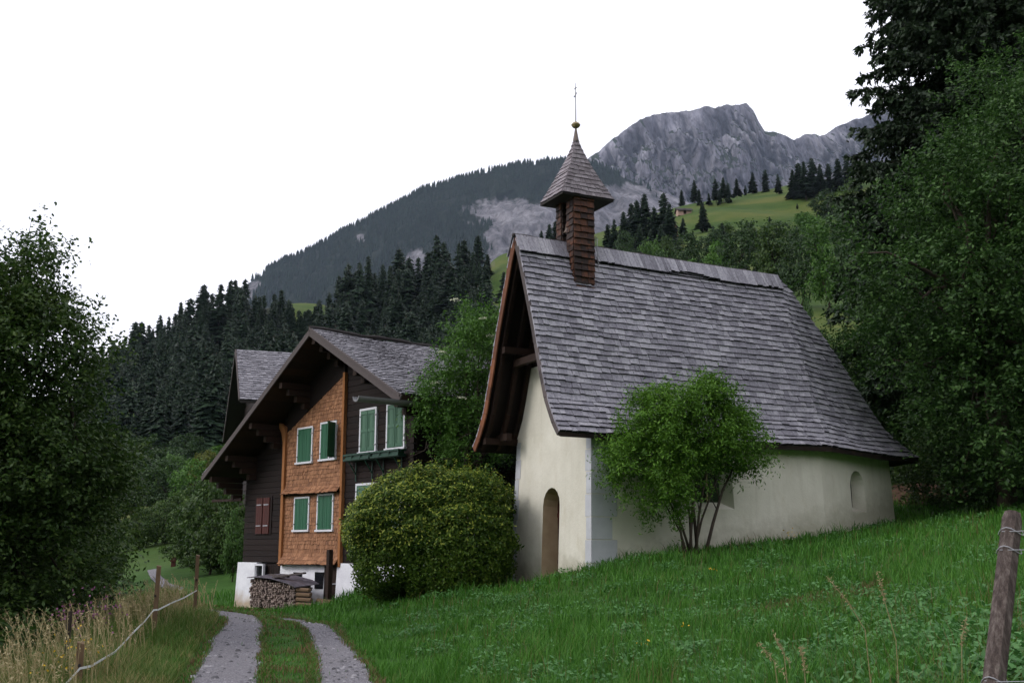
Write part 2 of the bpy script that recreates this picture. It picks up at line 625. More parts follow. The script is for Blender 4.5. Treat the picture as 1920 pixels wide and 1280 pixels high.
def G(x, y, _raw=False):
    x = np.atleast_1d(np.asarray(x, float))
    y = np.atleast_1d(np.asarray(y, float))
    r = np.hypot(x, y)
    a0 = np.arctan2(x, y)
    az = np.interp(a0, [-math.pi, -1.7, -.72, .72, 2.6, math.pi], [.4, -.72, -.72, .72, .72, .4])  # unseen slope behind and right, shaped to rise and darken the chapel side wall
    xf, yf = r * np.sin(az), r * np.cos(az)
    if np.any(np.abs(a0) > .72) and np.any(r > 14) and not _raw:
        t = np.clip((r - 14) / 16, 0, 1)
        t = t * t * (3 - 2 * t)
        return G(x, y, True) * (1 - t) + G(xf, yf, True) * t
    xs, ys = x, y
    o = np.empty(len(x))
    for i in range(0, len(x), 20000):
        W_ = warp(xs[i:i + 20000], ys[i:i + 20000])
        o[i:i + 20000] = kern(W_, _A) @ _S[:_n] + _S[_n] + W_ @ _S[_n + 1:]
    return o * (r + 15)


def g1(x, y):
    return float(G(x, y)[0])


def hit(u, v, y0=4, y1=640):
    """first point of the ground seen through pixel (u, v)"""
    Y = y0 * (y1 / y0) ** np.linspace(0, 1, 500)
    r = ray(u, v)
    P = r[None, :] * (Y / r[1])[:, None] + np.array([0, 0, EYE])
    g = G(P[:, 0], P[:, 1])
    k_ = np.where(P[:, 2] < g)[0]
    if len(k_) == 0:
        k_ = [int(np.argmin((P[:, 2] - g) / Y + (Y < 20) * 9))]
    i = k_[0]
    return np.array([P[i, 0], P[i, 1], g[i]])


def add_terrain():
    nr, na = 420, 460
    rr = np.r_[0.05, 0.6 * (760 / .6) ** np.linspace(0, 1, nr - 1)]
    aa = np.r_[np.linspace(-math.pi, -.6, 70), np.linspace(-.59, .59, na - 140), np.linspace(.6, math.pi, 70)]
    RR, AA = np.meshgrid(rr, aa, indexing='ij')
    X, Y = RR * np.sin(AA), RR * np.cos(AA)
    Z = G(X.ravel(), Y.ravel()).reshape(X.shape)
    # rocky undulation of the far slopes only
    wv = np.clip((RR - 60) / 120, 0, 1) * .45
    Z += wv * (1.6 * np.sin(X * .11 + 1.3 * np.sin(Y * .05)) + 1.2 * np.sin(Y * .13 + 2 * np.sin(X * .07)))
    V = np.stack([X, Y, Z], -1).reshape(-1, 3)
    i = np.arange(nr - 1)[:, None] * na + np.arange(na - 1)[None, :]
    Q = np.stack([i, i + na, i + na + 1, i + 1], -1).reshape(-1, 4)
    Q = Q[:, ::-1]
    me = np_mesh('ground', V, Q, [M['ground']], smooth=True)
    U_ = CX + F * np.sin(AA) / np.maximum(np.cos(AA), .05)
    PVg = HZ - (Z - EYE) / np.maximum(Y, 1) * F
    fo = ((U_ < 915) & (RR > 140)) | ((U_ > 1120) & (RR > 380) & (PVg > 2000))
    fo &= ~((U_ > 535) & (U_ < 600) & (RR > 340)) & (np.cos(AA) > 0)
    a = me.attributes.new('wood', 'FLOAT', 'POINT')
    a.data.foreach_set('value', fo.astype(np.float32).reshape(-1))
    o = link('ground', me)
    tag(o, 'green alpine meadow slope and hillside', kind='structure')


add_terrain()

# far mountains ------------------------------------------------------------
def vnoise(x, y, seed, octaves=6, rough=.55):
    """value noise on a hashed lattice"""
    t = np.zeros_like(x)
    amp, tot = 1.0, 0
    for o_ in range(octaves):
        xi, yi = np.floor(x).astype(int), np.floor(y).astype(int)
        fx, fy = x - xi, y - yi
        fx, fy = fx * fx * (3 - 2 * fx), fy * fy * (3 - 2 * fy)

        def h(a, b):
            q = (a * 374761393 + b * 668265263 + seed * 974711 + o_ * 7919) & 0x7fffffff
            q = ((q ^ (q >> 13)) * 1274126177) & 0x7fffffff
            return ((q ^ (q >> 16)) & 0xffff) / 65535.0
        n_ = (h(xi, yi) * (1 - fx) + h(xi + 1, yi) * fx) * (1 - fy) + (h(xi, yi + 1) * (1 - fx) + h(xi + 1, yi + 1) * fx) * fy
        t += amp * n_
        tot += amp
        amp *= rough
        x, y = x * 2.03 + 13.1, y * 2.03 + 5.7
    return t / tot


def mountain(name, sky_pts, Rr, R0, v0, mat, amp, seed, label, rocky=None, ridged=False, nu=520, ntt=220):
    us = np.linspace(sky_pts[0][0], sky_pts[-1][0], nu)
    vs = np.interp(us, [p[0] for p in sky_pts], [p[1] for p in sky_pts])
    V = []
    T = np.r_[np.linspace(0, 1, ntt), 1.0 + np.linspace(.05, .6, 12)]
    az = (us - CX) / F
    sv = np.tan(PITCH + np.arctan((CY - vs) / F))
    yc = math.cos(PITCH) - (CY - vs) / F * math.sin(PITCH)
    crest = EYE + sv * Rr
    foot = EYE + sl(v0) * R0
    XS = ((us - CX) / F / yc)[:, None]
    UU, TT = np.meshgrid(us, T, indexing='ij')
    D = R0 + (Rr - R0) * TT
    prof = np.where(TT <= 1, TT ** (1.35 if ridged else 1.0), 1 - (TT - 1) * 1.3)
    Z = foot + (crest[:, None] - foot) * prof
    X = XS * D
    nz = vnoise(X / 260 + 50, D / 260 * 1.2, seed, 6, .58)
    if ridged:
        nz = 1 - np.abs(2 * nz - 1) * 1.6
        n2 = vnoise(X / 45, Z / 160, seed + 5, 5, .6)
        n3 = 1 - 2 * np.abs(2 * vnoise(X / 110 + Z / 300, Z / 420, seed + 9, 5, .6) - 1)
        dd = (n2 - .5) * amp * 1.1 + n3 * amp * .7
    else:
        dd = (vnoise(X / 60, Z / 90, seed + 5, 5) - .5) * amp
    edge = np.clip((1 - TT) * 12, 0, 1) * (TT <= 1) + .12
    Dn = D + dd * edge * 1.5
    Zn = Z + (nz - .5) * amp * np.clip((1 - np.abs(TT - .5) * 2) * 2, 0, 1)
    Zn += (TT > .97) * (vnoise(X / 22, D * 0, seed + 2, 4) - .5) * amp * .12
    X = XS * Dn
    V = np.stack([X, Dn, Zn], -1)
    ntc = len(T)
    i = np.arange(nu - 1)[:, None] * ntc + np.arange(ntc - 1)[None, :]
    Q = np.stack([i, i + 1, i + ntc + 1, i + ntc], -1).reshape(-1, 4)[:, ::-1]
    me = np_mesh(name, V.reshape(-1, 3), Q, [mat], smooth=not ridged)
    PV = rowv((Zn - EYE) / Dn)
    UU = CX + (X / Dn) * F * (math.cos(PITCH) - (CY - PV) / F * math.sin(PITCH))
    if rocky:
        mk = rocky(UU, PV, X, Zn)
        a = me.attributes.new('rocky', 'FLOAT', 'POINT')
        a.data.foreach_set('value', mk.reshape(-1).astype(np.float32))
    else:
        mk = None
    o = link(name, me)
    tag(o, label, kind='structure')
    return V, UU, PV, mk


def rocky(UU, PV, X, Z):
    n_ = vnoise(X / 70, Z / 110, 77, 5, .65)
    a = np.clip((UU - 835 - (PV - 430) * -.15) / 110, 0, 1) * np.clip((PV - 352) / 40, 0, 1)
    b = np.clip((500 - UU - (PV - 540) * .6) / 30, 0, 1) * np.clip((PV - 520) / 15, 0, 1)
    cc = np.exp(-((UU - 676) / 16) ** 2 - ((PV - 447) / 12) ** 2) * 1.2 + np.exp(-((UU - 783) / 22) ** 2 - ((PV - 495) / 28) ** 2) * 1.3
    d_ = np.clip((UU - 1010) / 60, 0, 1) * np.clip((PV - 335) / 20, 0, 1)
    s = np.maximum.reduce([a, b, cc, d_])
    n_ = n_ + (vnoise(X / 16, Z / 30, 91, 4, .7) - .5) * .9
    return np.clip((s * .95 + n_ - .95) * 5, 0, 1)


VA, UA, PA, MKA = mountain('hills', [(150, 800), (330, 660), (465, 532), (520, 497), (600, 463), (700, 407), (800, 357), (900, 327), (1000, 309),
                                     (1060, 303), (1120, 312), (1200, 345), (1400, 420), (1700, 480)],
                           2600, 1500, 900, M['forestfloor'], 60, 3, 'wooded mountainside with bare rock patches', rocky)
mountain('mountain', [(850, 460), (1000, 360), (1060, 330), (1112, 291), (1135, 272), (1160, 252), (1200, 222), (1225, 213), (1250, 207), (1290, 207), (1320, 197),
                      (1350, 199), (1375, 193), (1400, 194), (1412, 205), (1420, 222), (1434, 246), (1450, 249), (1470, 251), (1488, 259), (1510, 251), (1535, 252),
                      (1545, 251), (1570, 234), (1600, 222), (1700, 190), (1850, 160), (2100, 220), (2300, 400)],
         3300, 2250, 560, M['rock'], 110, 11, 'grey limestone peak', ridged=True, nu=700, ntt=260)

# ------------------------------------------------------------------ track of gravel
RUTS = [[(360, 480, 1290), (372, 481, 1262), (390, 484, 1230), (405, 485, 1205), (418, 487, 1182), (424, 488, 1164), (404, 476, 1157), (372, 440, 1150), (345, 395, 1145)],
        [(600, 700, 1290), (600, 688, 1262), (597, 668, 1235), (590, 645, 1208), (578, 624, 1187), (556, 600, 1171), (530, 566, 1164), (505, 520, 1160)]]
PATHPOLY = []


def strip(name, rows, label):
    Lp = [hit(a, v)[:2] for a, b, v in rows]
    Rp = [hit(b, v)[:2] for a, b, v in rows]
    Lp, Rp = np.array(Lp), np.array(Rp)
    return ribbon(name, Lp, Rp, label)


def ribbon(name, Lp, Rp, label):
    n = 14
    def dens(P):
        t = np.linspace(0, len(P) - 1, (len(P) - 1) * n + 1)
        return np.stack([np.interp(t, np.arange(len(P)), P[:, j]) for j in (0, 1)], -1)
    A, B = dens(Lp), dens(Rp)
    k1 = vnoise(np.arange(len(A)) * .16, np.zeros(len(A)), 5, 2) - .5
    k2 = vnoise(np.arange(len(A)) * .16 + 77, np.zeros(len(A)), 6, 2) - .5
    d = (B - A) / np.linalg.norm(B - A, axis=1)[:, None]
    A = A + d * (k1 * .10 - .06)[:, None]
    B = B + d * (k2 * .10 + .06)[:, None]
    m = 13
    t = np.linspace(0, 1, m)
    P = A[:, None, :] * (1 - t)[None, :, None] + B[:, None, :] * t[None, :, None]
    z = G(P[..., 0].ravel(), P[..., 1].ravel()).reshape(P.shape[:2]) + .03
    V = np.dstack([P, z]).reshape(-1, 3)
    i = np.arange(len(A) - 1)[:, None] * m + np.arange(m - 1)[None, :]
    Q = np.stack([i, i + 1, i + m + 1, i + m], -1).reshape(-1, 4)
    o = link(name, np_mesh(name, V, Q, [M['gravel']], smooth=True))
    tag(o, label, kind='structure')
    PATHPOLY.append((A, B))


# extend the wheel tracks towards and past the camera
for rows, nm, lb in zip(RUTS, ('path', 'path'), ('left gravel wheel track', 'right gravel wheel track')):
    Lp = np.array([hit(a, v)[:2] for a, b, v in rows])
    Rp = np.array([hit(b, v)[:2] for a, b, v in rows])
    d0 = Lp[0] - Lp[2]
    d0 /= np.linalg.norm(d0)
    ext = [i * 3.0 for i in (4, 3, 2, 1)]
    Lp = np.vstack([[Lp[0] + d0 * e for e in ext], Lp])
    Rp = np.vstack([[Rp[0] + d0 * e for e in ext], Rp])
    ribbon(nm, Lp, Rp, lb)
fp = [hit(a, v)[:2] for a, v in ((335, 1112), (300, 1102), (285, 1085), (278, 1070))]
fq = [hit(a, v)[:2] for a, v in ((345, 1104), (318, 1096), (300, 1082), (290, 1067))]
ribbon('path', np.array(fp), np.array(fq), 'distant bend of the gravel path')


def on_path(x, y, pad=0.0):
    m = np.zeros(len(x), bool)
    for A, B in PATHPOLY:
        poly = np.vstack([A, B[::-1]])
        if pad:
            cA = (A + B) / 2
            A2 = cA + (A - cA) * (1 + pad)
            B2 = cA + (B - cA) * (1 + pad)
            poly = np.vstack([A2, B2[::-1]])
        m ^= in_poly(x, y, poly) & ~m
    return m


def in_poly(x, y, poly):
    ins = np.zeros(len(x), bool)
    j = len(poly) - 1
    for i in range(len(poly)):
        xi, yi = poly[i]
        xj, yj = poly[j]
        c_ = ((yi > y) != (yj > y)) & (x < (xj - xi) * (y - yi) / (yj - yi + 1e-12) + xi)
        ins ^= c_
        j = i
    return ins


# ------------------------------------------------------------------ shingled surfaces
def shingles(mb, S, slope_len, exposure, wr, th, m=0, rj=.25, skip=None, edge=0.0, over=1.35, butt=None):
    rg = random.Random(len(mb.v) + 11)
    n = max(1, int(round(slope_len / exposure)))
    for i in range(n):
        t0 = i / n
        A, B = np.array(S(0, t0)), np.array(S(1, t0))
        wd = np.linalg.norm(B - A)
        x = rg.uniform(-wr[1], 0)
        wave = rg.uniform(0, 6)
        while x < wd:
            wdt = rg.uniform(*wr)
            a0, a1 = max(x, -edge) + .004, min(x + wdt, wd + edge) - .004
            x += wdt
            if a1 - a0 < .015:
                continue
            j0 = t0 + rg.uniform(-rj, rj) / n * .5 + .10 / n * math.sin(wave + x * 2.1) + .07 / n * math.sin(wave * 3 + x * .8)
            j0 = max(j0, -.006)
            t1 = min(1.0, t0 + over / n)
            fa, fb = a0 / max(wd, 1e-6), a1 / max(wd, 1e-6)
            if skip and skip((fa + fb) / 2, j0 + .5 / n):
                continue
            p0, p1, p2, p3 = [np.array(S(*q)) for q in ((fa, j0), (fb, j0), (fb, t1), (fa, t1))]
            nn = np.cross(p1 - p0, p3 - p0)
            l_ = np.linalg.norm(nn)
            if l_ < 1e-9:
                continue
            nn /= l_
            h0 = th * rg.uniform(.8, 1.35)
            h1 = th * rg.uniform(.8, 1.35)
            e = .25 * th
            mb.raw([p0 + nn * h0, p1 + nn * h1, p2 + nn * e, p3 + nn * e, p0 - nn * .004, p1 - nn * .004],
                   [(0, 1, 2, 3), (4, 0, 3), (5, 2, 1)], m)
            if butt is None:
                mb.quadv([p0 - nn * .004, p1 - nn * .004, p1 + nn * h1, p0 + nn * h0], m)
            else:
                mb.quadv([p0 - nn * .004, p1 - nn * .004, p1 + nn * h1, p0 + nn * h0], butt)


def lerp(a, b, t):
    return np.array(a, float) * (1 - t) + np.array(b, float) * t


# ------------------------------------------------------------------ the chapel
WC = 3.88
ch = empty('chapel', C.O, C.rot, label='small cream plastered chapel with steep grey shingle roof and a little bell turret', cat='chapel')
BT = .038   # batter of the walls per metre


def ring(z, off=0.0):
    """plan of the walls at height z"""
    i = BT * z - off
    return [(i, i), (6.9, i), (10.6 - i * .9, 1.22 + i * .5), (10.6 - i * .9, WC - 1.22 - i * .5), (6.9, WC - i), (i, WC - i)]


wb = MB()
lo, hi_ = [(a, b, -1.6) for a, b in ring(-1.6)], [(a, b, 3.2) for a, b in ring(3.2)]
nn_ = len(lo)
wb.raw(lo + hi_, [tuple(range(nn_))[::-1], tuple(range(nn_, 2 * nn_))] + [(i, (i + 1) % nn_, (i + 1) % nn_ + nn_, i + nn_) for i in range(nn_)])
wall_me = wb.mesh('wall', [M['plaster'], M['jamb']])
wall = link('wall', wall_me, None)


def cutter(vs, fs):
    me = bpy.data.meshes.new('cut')
    me.from_pydata([tuple(v) for v in vs], [], fs)
    me.materials.append(M['plaster'])
    me.materials.append(M['jamb'])
    me.update()
    return me


def arch(w_, h_, ra, n=8):
    """outline of an opening: half width w_, total height h_, arch rise ra"""
    pts = [(-w_, 0), (w_, 0), (w_, h_ - ra)]
    for i in range(1, n):
        t = math.pi * i / n
        pts.append((w_ * math.cos(t), h_ - ra + ra * math.sin(t)))
    pts.append((-w_, h_ - ra))
    return pts


def niche(P, du, dn, outl, inl, depth):
    """niche solid from outline outl (outside) to inl at depth"""
    P, du, dn = np.array(P), np.array(du), np.array(dn)
    z = np.array([0, 0, 1.])
    A = [P - dn * .3 + du * a + z * b for a, b in outl]
    A2 = [P + du * a + z * b for a, b in outl]
    B = [P + dn * depth + du * a + z * b for a, b in inl]
    n = len(A)
    fs = [tuple(range(n))[::-1], tuple(range(2 * n, 3 * n))]
    for k_ in (0, n):
        fs += [(k_ + i, k_ + (i + 1) % n, k_ + (i + 1) % n + n, k_ + i + n) for i in range(n)]
    return cutter(A + A2 + B, fs)


def apply_cut(obj, me):
    c_ = bpy.data.objects.new('cut', me)
    COL.objects.link(c_)
    # consistent outward normals
    import bmesh
    for mm in (me, obj.data):
        bm = bmesh.new()
        bm.from_mesh(mm)
        bmesh.ops.recalc_face_normals(bm, faces=bm.faces)
        bm.to_mesh(mm)
        bm.free()
    md = obj.modifiers.new('b', 'BOOLEAN')
    md.operation = 'DIFFERENCE'
    md.solver = 'EXACT'
    md.object = c_
    bpy.context.view_layer.update()
    dg = bpy.context.evaluated_depsgraph_get()
    nm = bpy.data.meshes.new_from_object(obj.evaluated_get(dg))
    obj.modifiers.clear()
    obj.data = nm
    bpy.data.objects.remove(c_)


# door niche (front wall, facing -u), side window, apse window
do = arch(.41, 2.35, .42)
dcut = niche((0, 1.9, -.45), (0, -1, 0), (1, 0, 0), do, arch(.40, 2.28, .4), .5)
for p_ in dcut.polygons:
    p_.material_index = 1
apply_cut(wall, dcut)
wo, wi = [(-.62, 0), (.62, 0), (.62, 1.0), (-.62, 1.0)], [(-.36, .2), (.36, .2), (.36, .85), (-.36, .85)]
wo = arch(.62, 1.35, .35)
wi = [(a * .58, .2 + b * .78) for a, b in wo]
apply_cut(wall, niche((3.48, 0, 1.35), (1, 0, 0), (0, 1, 0), wo, wi, .34))
A0, A1 = np.array([6.9, 0, 0]), np.array([10.6, 1.22, 0])
da = (A1 - A0) / np.linalg.norm(A1 - A0)
na_ = np.array([-da[1], da[0], 0])
ao = arch(.41, 1.12, .42)
ai = [(a * .62, .16 + b * .8) for a, b in ao]
apply_cut(wall, niche(A0 + da * 1.85 + np.array([0, 0, 1.38]), da, na_, ao, ai, .38))
wall.parent = ch
wall.data.name = 'wall'

dm = MB()
for i in range(5):
    dm.box(.455, .50 + .004 * (i % 2), 1.9 - .40 + .16 * i + .003, 1.9 - .40 + .16 * (i + 1) - .003, -.46, 1.85)
dm.box(.43, .46, 1.52, 2.28, .1, .2)
dm.box(.43, .46, 1.52, 2.28, 1.2, 1.3)
dr = dm.build('door', M['red'], ch)
dm = MB()
dm.box(.40, .455, 1.60, 1.63, .55, .67)
dm.build('handle', M['iron'], dr)
for nm, P, du, dn, ol, dep in (('window', np.array([3.48, 0, 1.35]), np.array([1., 0, 0]), np.array([0, 1., 0]), wi, .33),
                               ('window', A0 + da * 1.85 + np.array([0, 0, 1.38]), da, na_, ai, .37)):
    pm = MB()
    pm.prism([(a, b) for a, b in ol], P + dn * (dep - .004), du, np.array([0, 0, 1.]), dn * .02)
    wn = pm.build(nm, M['glass'], ch)
    bm_ = MB()
    wv = max(a for a, b in ol)
    top = max(b for a, b in ol)
    if wv < .3:
        bm_.box(-.012, .012, -.012, .012, 0, .01)
    zz = np.array([0, 0, 1.])
    bm_ = MB()
    for a in ((-.15,) if wv > .3 else ()):
        bm_.beam(P + dn * (dep - .05) + du * a * wv + zz * .2, P + dn * (dep - .05) + du * a * wv + zz * (top - (.12 if a else 0.01)), .035, .03, up=dn)
    bm_.build('window_bar', M['jamb'], wn)

# plaster gable above the walls, then dark boards up to the ridge
gm = MB()
PROF = [(-.20, 3.0), (.02, 3.25), (.36, 3.80), (.67, 4.66), (1.0, 5.68), (1.38, 6.72), (1.72, 7.62), (1.94, 8.0)]   # right half of the roof section (v, z)


def prof_v(z):
    return float(np.interp(z, [p[1] for p in PROF], [p[0] for p in PROF]))


gl = [(prof_v(z) + .10, z) for z in (3.2, 3.7, 4.3, 4.95)]
poly = gl + [(WC - a, b) for a, b in gl[::-1]]
gm.prism(poly, (.12, 0, 0), (0, 1, 0), (0, 0, 1), (.45, 0, 0))
gm.build('gable_wall', M['plaster'], ch)
gm = MB()
zt = 4.95
yy = prof_v(zt) + .1
while yy < WC - prof_v(zt) - .1:
    a, b = yy, min(yy + .17, WC - prof_v(zt) - .1)
    def ztop(v_):
        v_ = min(v_, WC - v_)
        return float(np.interp(v_, [p[0] for p in PROF], [p[1] for p in PROF])) - .12
    gm.hexa([(.17, a, zt), (.5, a, zt), (.5, b - .008, zt), (.17, b - .008, zt), (.17, a, ztop(a)), (.5, a, ztop(a)), (.5, b - .008, ztop(b)), (.17, b - .008, ztop(b))])
    yy = b
gm.build('gable_board', M['chapel_soffit'], ch)

# quoins on the two front corners
def quoin_set(side, zs, fr, sd):
    for i in range(len(zs) - 1):
        z1, z0 = zs[i] - .010, zs[i + 1] + .010
        P = []
        m_ = MB()
        for z in (z0, z1):
            b = BT * z
            pr = .012
            a0, b0 = b - pr, b - pr
            pts = [(a0, b0), (a0 + sd[i % 2], b0), (a0 + sd[i % 2], b0 + .1), (a0 + .1, b0 + .1), (a0 + .1, b0 + fr[i % 2]), (a0, b0 + fr[i % 2])]
            if side:
                pts = [(p, WC - q) for p, q in pts]
            P += [(p, q, z) for p, q in pts]
        m_.raw(P, [(0, 1, 2, 3, 4, 5)[::-1], (6, 7, 8, 9, 10, 11)] + [(k_, (k_ + 1) % 6, (k_ + 1) % 6 + 6, k_ + 6) for k_ in range(6)])
        m_.build('quoin', M['quoin'], ch)


quoin_set(0, [3.12, 2.68, 2.18, 1.67, 1.16, .66, .14, -.38, -.9], (.22, .26), (.55, .68))
quoin_set(1, [3.12, 2.68, 2.18, 1.67, 1.16, .66, .14, -.38, -.9, -1.4], (.20, .26), (.5, .6))

# roof ---------------------------------------------------------------
HP = np.array([1 - (1.94 - p[0]) / 2.14 for p in PROF])      # 0 at eave, 1 at ridge
ZP = np.array([(p[1] - 3.0) / 5.0 for p in PROF])
TL = np.r_[0, np.cumsum(np.hypot(np.diff([p[0] for p in PROF]), np.diff([p[1] for p in PROF])))]
TL /= TL[-1]


def roofS(E0, E1, R0, R1, sag=.03):
    E0, E1, R0, R1 = [np.array(q, float) for q in (E0, E1, R0, R1)]

    def S(a, t):
        t = min(max(t, -.02), 1)
        h = float(np.interp(t, TL, HP)) if t >= 0 else t * .5
        zf = float(np.interp(t, TL, ZP)) if t >= 0 else t * .6
        e = E0 * (1 - a) + E1 * a
        r = R0 * (1 - a) + R1 * a
        p = e * (1 - h) + r * h
        z = e[2] + (r[2] - e[2]) * zf
        z += sag * (math.sin(a * 9 + t * 5) * .35 - math.sin(math.pi * a)) * (1 - .5 * t)
        return np.array([p[0], p[1], z])
    return S


EV = [(-.88, -.20, 3.0), (7.0, -.22, 2.97), (11.35, 1.0, 2.93), (11.35, WC - 1.0, 2.93), (7.0, WC + .22, 2.97), (-.88, WC + .42, 3.0)]
RG0, RG1 = (-.88, 1.94, 8.0), (7.3, 1.94, 7.92)
roof = MB()
panels = [(EV[0], EV[1], RG0, RG1), (EV[1], EV[2], RG1, RG1), (EV[2], EV[3], RG1, RG1), (EV[3], EV[4], RG1, RG1), (EV[4], EV[5], RG1, RG0)]
for E0, E1, R0, R1 in panels:
    S = roofS(E0, E1, R0, R1)
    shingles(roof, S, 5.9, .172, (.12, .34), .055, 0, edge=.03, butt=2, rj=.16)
    # deck under the shingles (two skins)
    na2, nt2 = 24, 26
    for off, flip in ((-.004, 0), (-.10, 1)):
        pts = []
        for i in range(na2 + 1):
            for j in range(nt2 + 1):
                a, t = i / na2, j / nt2
                p = S(a, t)
                pts.append(p + np.array([0, 0, off - .02 * (off < -.05)]))
        fs = []
        for i in range(na2):
            for j in range(nt2):
                q = (i * (nt2 + 1) + j, (i + 1) * (nt2 + 1) + j, (i + 1) * (nt2 + 1) + j + 1, i * (nt2 + 1) + j + 1)
                fs.append(q[::-1] if flip else q)
        roof.raw(pts, fs, 1)
    # eave edge board closes the two skins
    for i in range(na2):
        p, q = S(i / na2, 0), S((i + 1) / na2, 0)
        roof.quadv([p + [0, 0, -.004], p + [0, 0, -.12], q + [0, 0, -.12], q + [0, 0, -.004]], 1)
    if E0 is EV[0] or E1 is EV[5]:
        a = 0 if E0 is EV[0] else 1
        for j in range(nt2):
            p, q = S(a, j / nt2), S(a, (j + 1) / nt2)
            roof.quadv([p + [0, 0, -.004], p + [0, 0, -.12], q + [0, 0, -.12], q + [0, 0, -.004]], 1)
rf = roof.build('roof', [M['roof'], M['chapel_soffit'], M['endgrain_shade']], ch)
# ridge boards and ridge log
rb = MB()
for sgn, e in ((0, 0), (1, 0)):
    E0, E1, R0, R1 = panels[0] if sgn == 0 else panels[4]
    S = roofS(E0, E1, R0, R1)

    def S2(a, t, S=S):
        p = S(a, .90 + .10 * t)
        return p + np.array([0, (-1 if sgn == 0 else 1) * .07, .045])
    shingles(rb, S2, .6, .6, (.07, .2), .035, 0, over=1.0, rj=.12, edge=.05, butt=1)
    for j in range(30):
        a, b = S2(j / 30, 0), S2((j + 1) / 30, 0)
        dn_ = np.array([0, (1 if sgn == 0 else -1) * .07, -.04])
        rb.quadv([a, b, b + dn_, a + dn_], 1)
rb.build('ridge_cap', [M['roof'], M['endgrain_shade']], rf)
rb = MB()
pts = [(-.95 + i * .42, 1.94 + .02 * math.sin(i * 1.7), 8.03 - .10 * i / 20 + .018 * math.sin(i * 2.3)) for i in range(21)]
rb.tube(pts, [.055 + .015 * math.sin(i * 3.1) for i in range(21)], 7)
rb.build('ridge_pole', M['ridge'], rf, smooth=True)
# barge boards
for sgn, E0, mt in ((0, EV[0], 'bargegrey'), (1, EV[5], 'barge')):
    S = roofS(EV[0], EV[1], RG0, RG1) if sgn == 0 else roofS(EV[4], EV[5], RG1, RG0)
    a_ = 0 if sgn == 0 else 1
    bb = MB()
    n = 16
    for i in range(n):
        p, q = S(a_, i / n), S(a_, (i + 1) / n)
        x = -.905
        d = q - p
        nrm = np.array([0, -d[2], d[1]])
        nrm /= np.linalg.norm(nrm)
        if nrm[2] > 0:
            nrm = -nrm
        wq = .17 if sgn else .13
        bb.hexa([(x, *(p[1:] + nrm[1:] * wq)), (x + .035, *(p[1:] + nrm[1:] * wq)), (x + .035, *(q[1:] + nrm[1:] * wq)), (x, *(q[1:] + nrm[1:] * wq)),
                 (x, *(p[1:] - nrm[1:] * .03)), (x + .035, *(p[1:] - nrm[1:] * .03)), (x + .035, *(q[1:] - nrm[1:] * .03)), (x, *(q[1:] - nrm[1:] * .03))])
    bb.build('barge_board', M[mt], rf)
# rafters, beams and purlins in the open gable
bb = MB()
for u_ in (-.72, -.30, .06):
    for sgn in (0, 1):
        S = roofS(EV[0], EV[1], RG0, RG1) if sgn == 0 else roofS(EV[4], EV[5], RG1, RG0)
        for i in range(10):
            p, q = S(0 if sgn == 0 else 1, .02 + i * .094), S(0 if sgn == 0 else 1, .02 + (i + 1) * .094)
            p, q = p.copy(), q.copy()
            p[0] = q[0] = u_
            off = np.array([0, .13 if sgn == 0 else -.13, -.13])
            bb.beam(p + off, q + off, .10, .12)
bb.build('rafter', M['beam'], rf)
for v0, v1, z, uu in ((prof_v(5.0) + .12, WC - prof_v(5.0) - .12, 5.02, -.34), (WC - .55, WC + .36, 3.22, -.34)):
    bb = MB()
    bb.beam((uu, v0, z), (uu, v1, z), .15, .17)
    bb.build('tie_beam', M['beam'], rf)
for v0, z in ((.1, 3.13), (WC - .05, 3.13), (1.94, 7.68), (prof_v(5.4) + .22, 5.3), (WC - prof_v(5.4) - .22, 5.3)):
    bb = MB()
    bb.beam((-.80, v0, z), (.3, v0, z), .15, .16)
    bb.build('purlin', M['beam'], rf)
bb = MB()
bb.beam((.35, -.10, 2.92), (.35, .35, 2.98), .13, .12)
bb.build('plate_end', M['beam'], rf)

# bell turret ---------------------------------------------------------
tu = MB()
CU, CV = .80, 1.90
for v0, v1, zb in ((1.42, 1.74, 6.55), (2.02, 2.26, 6.6)):
    u0, u1 = CU - .32, CU + .26
    for i in range(17):
        z0 = zb + i * .165
        if z0 > 9.15:
            break
        g = min(0, (z0 - 7.3)) * .07
        o_ = .012 + random.random() * .008
        nb = 3
        for s_ in range(nb):
            a, b = u0 - g * .6 + (u1 - u0 + g * 1.0) * s_ / nb, u0 - g * .6 + (u1 - u0 + g) * (s_ + 1) / nb
            if s_ < nb - 1:
                b -= .006
            oo = .045 + random.random() * .02
            zz0 = z0 + random.uniform(-.012, .012)
            # wedge shaped cladding on the faces towards -v and +v
            for vs, sg in ((v0, -1), (v1, 1)):
                tu.hexa([(a, vs, zz0), (b, vs, zz0), (b, vs + sg * oo, zz0), (a, vs + sg * oo, zz0), (a, vs, z0 + .2), (b, vs, z0 + .2), (b, vs + sg * .006, z0 + .2), (a, vs + sg * .006, z0 + .2)])
        for us, sg in ((u0 - g * .6, -1), (u1 + g * .4, 1)):
            for s_ in range(2):
                a, b = v0 + (v1 - v0) * s_ / 2, v0 + (v1 - v0) * (s_ + 1) / 2 - .005
                oo = .028 + random.random() * .014
                zz0 = z0 + random.uniform(-.012, .012)
                tu.hexa([(us, a, zz0), (us, b, zz0), (us + sg * oo, b, zz0), (us + sg * oo, a, zz0), (us, a, z0 + .2), (us, b, z0 + .2), (us + sg * .006, b, z0 + .2), (us + sg * .006, a, z0 + .2)])
    tu.box(u0 + .01, u1 - .01, v0 + .01, v1 - .01, zb, 9.2)
tu.box(CU - .28, CU + .22, 1.76, 2.04, 7.9, 8.02)
tur = tu.build('bell_turret', M['pier'], ch)
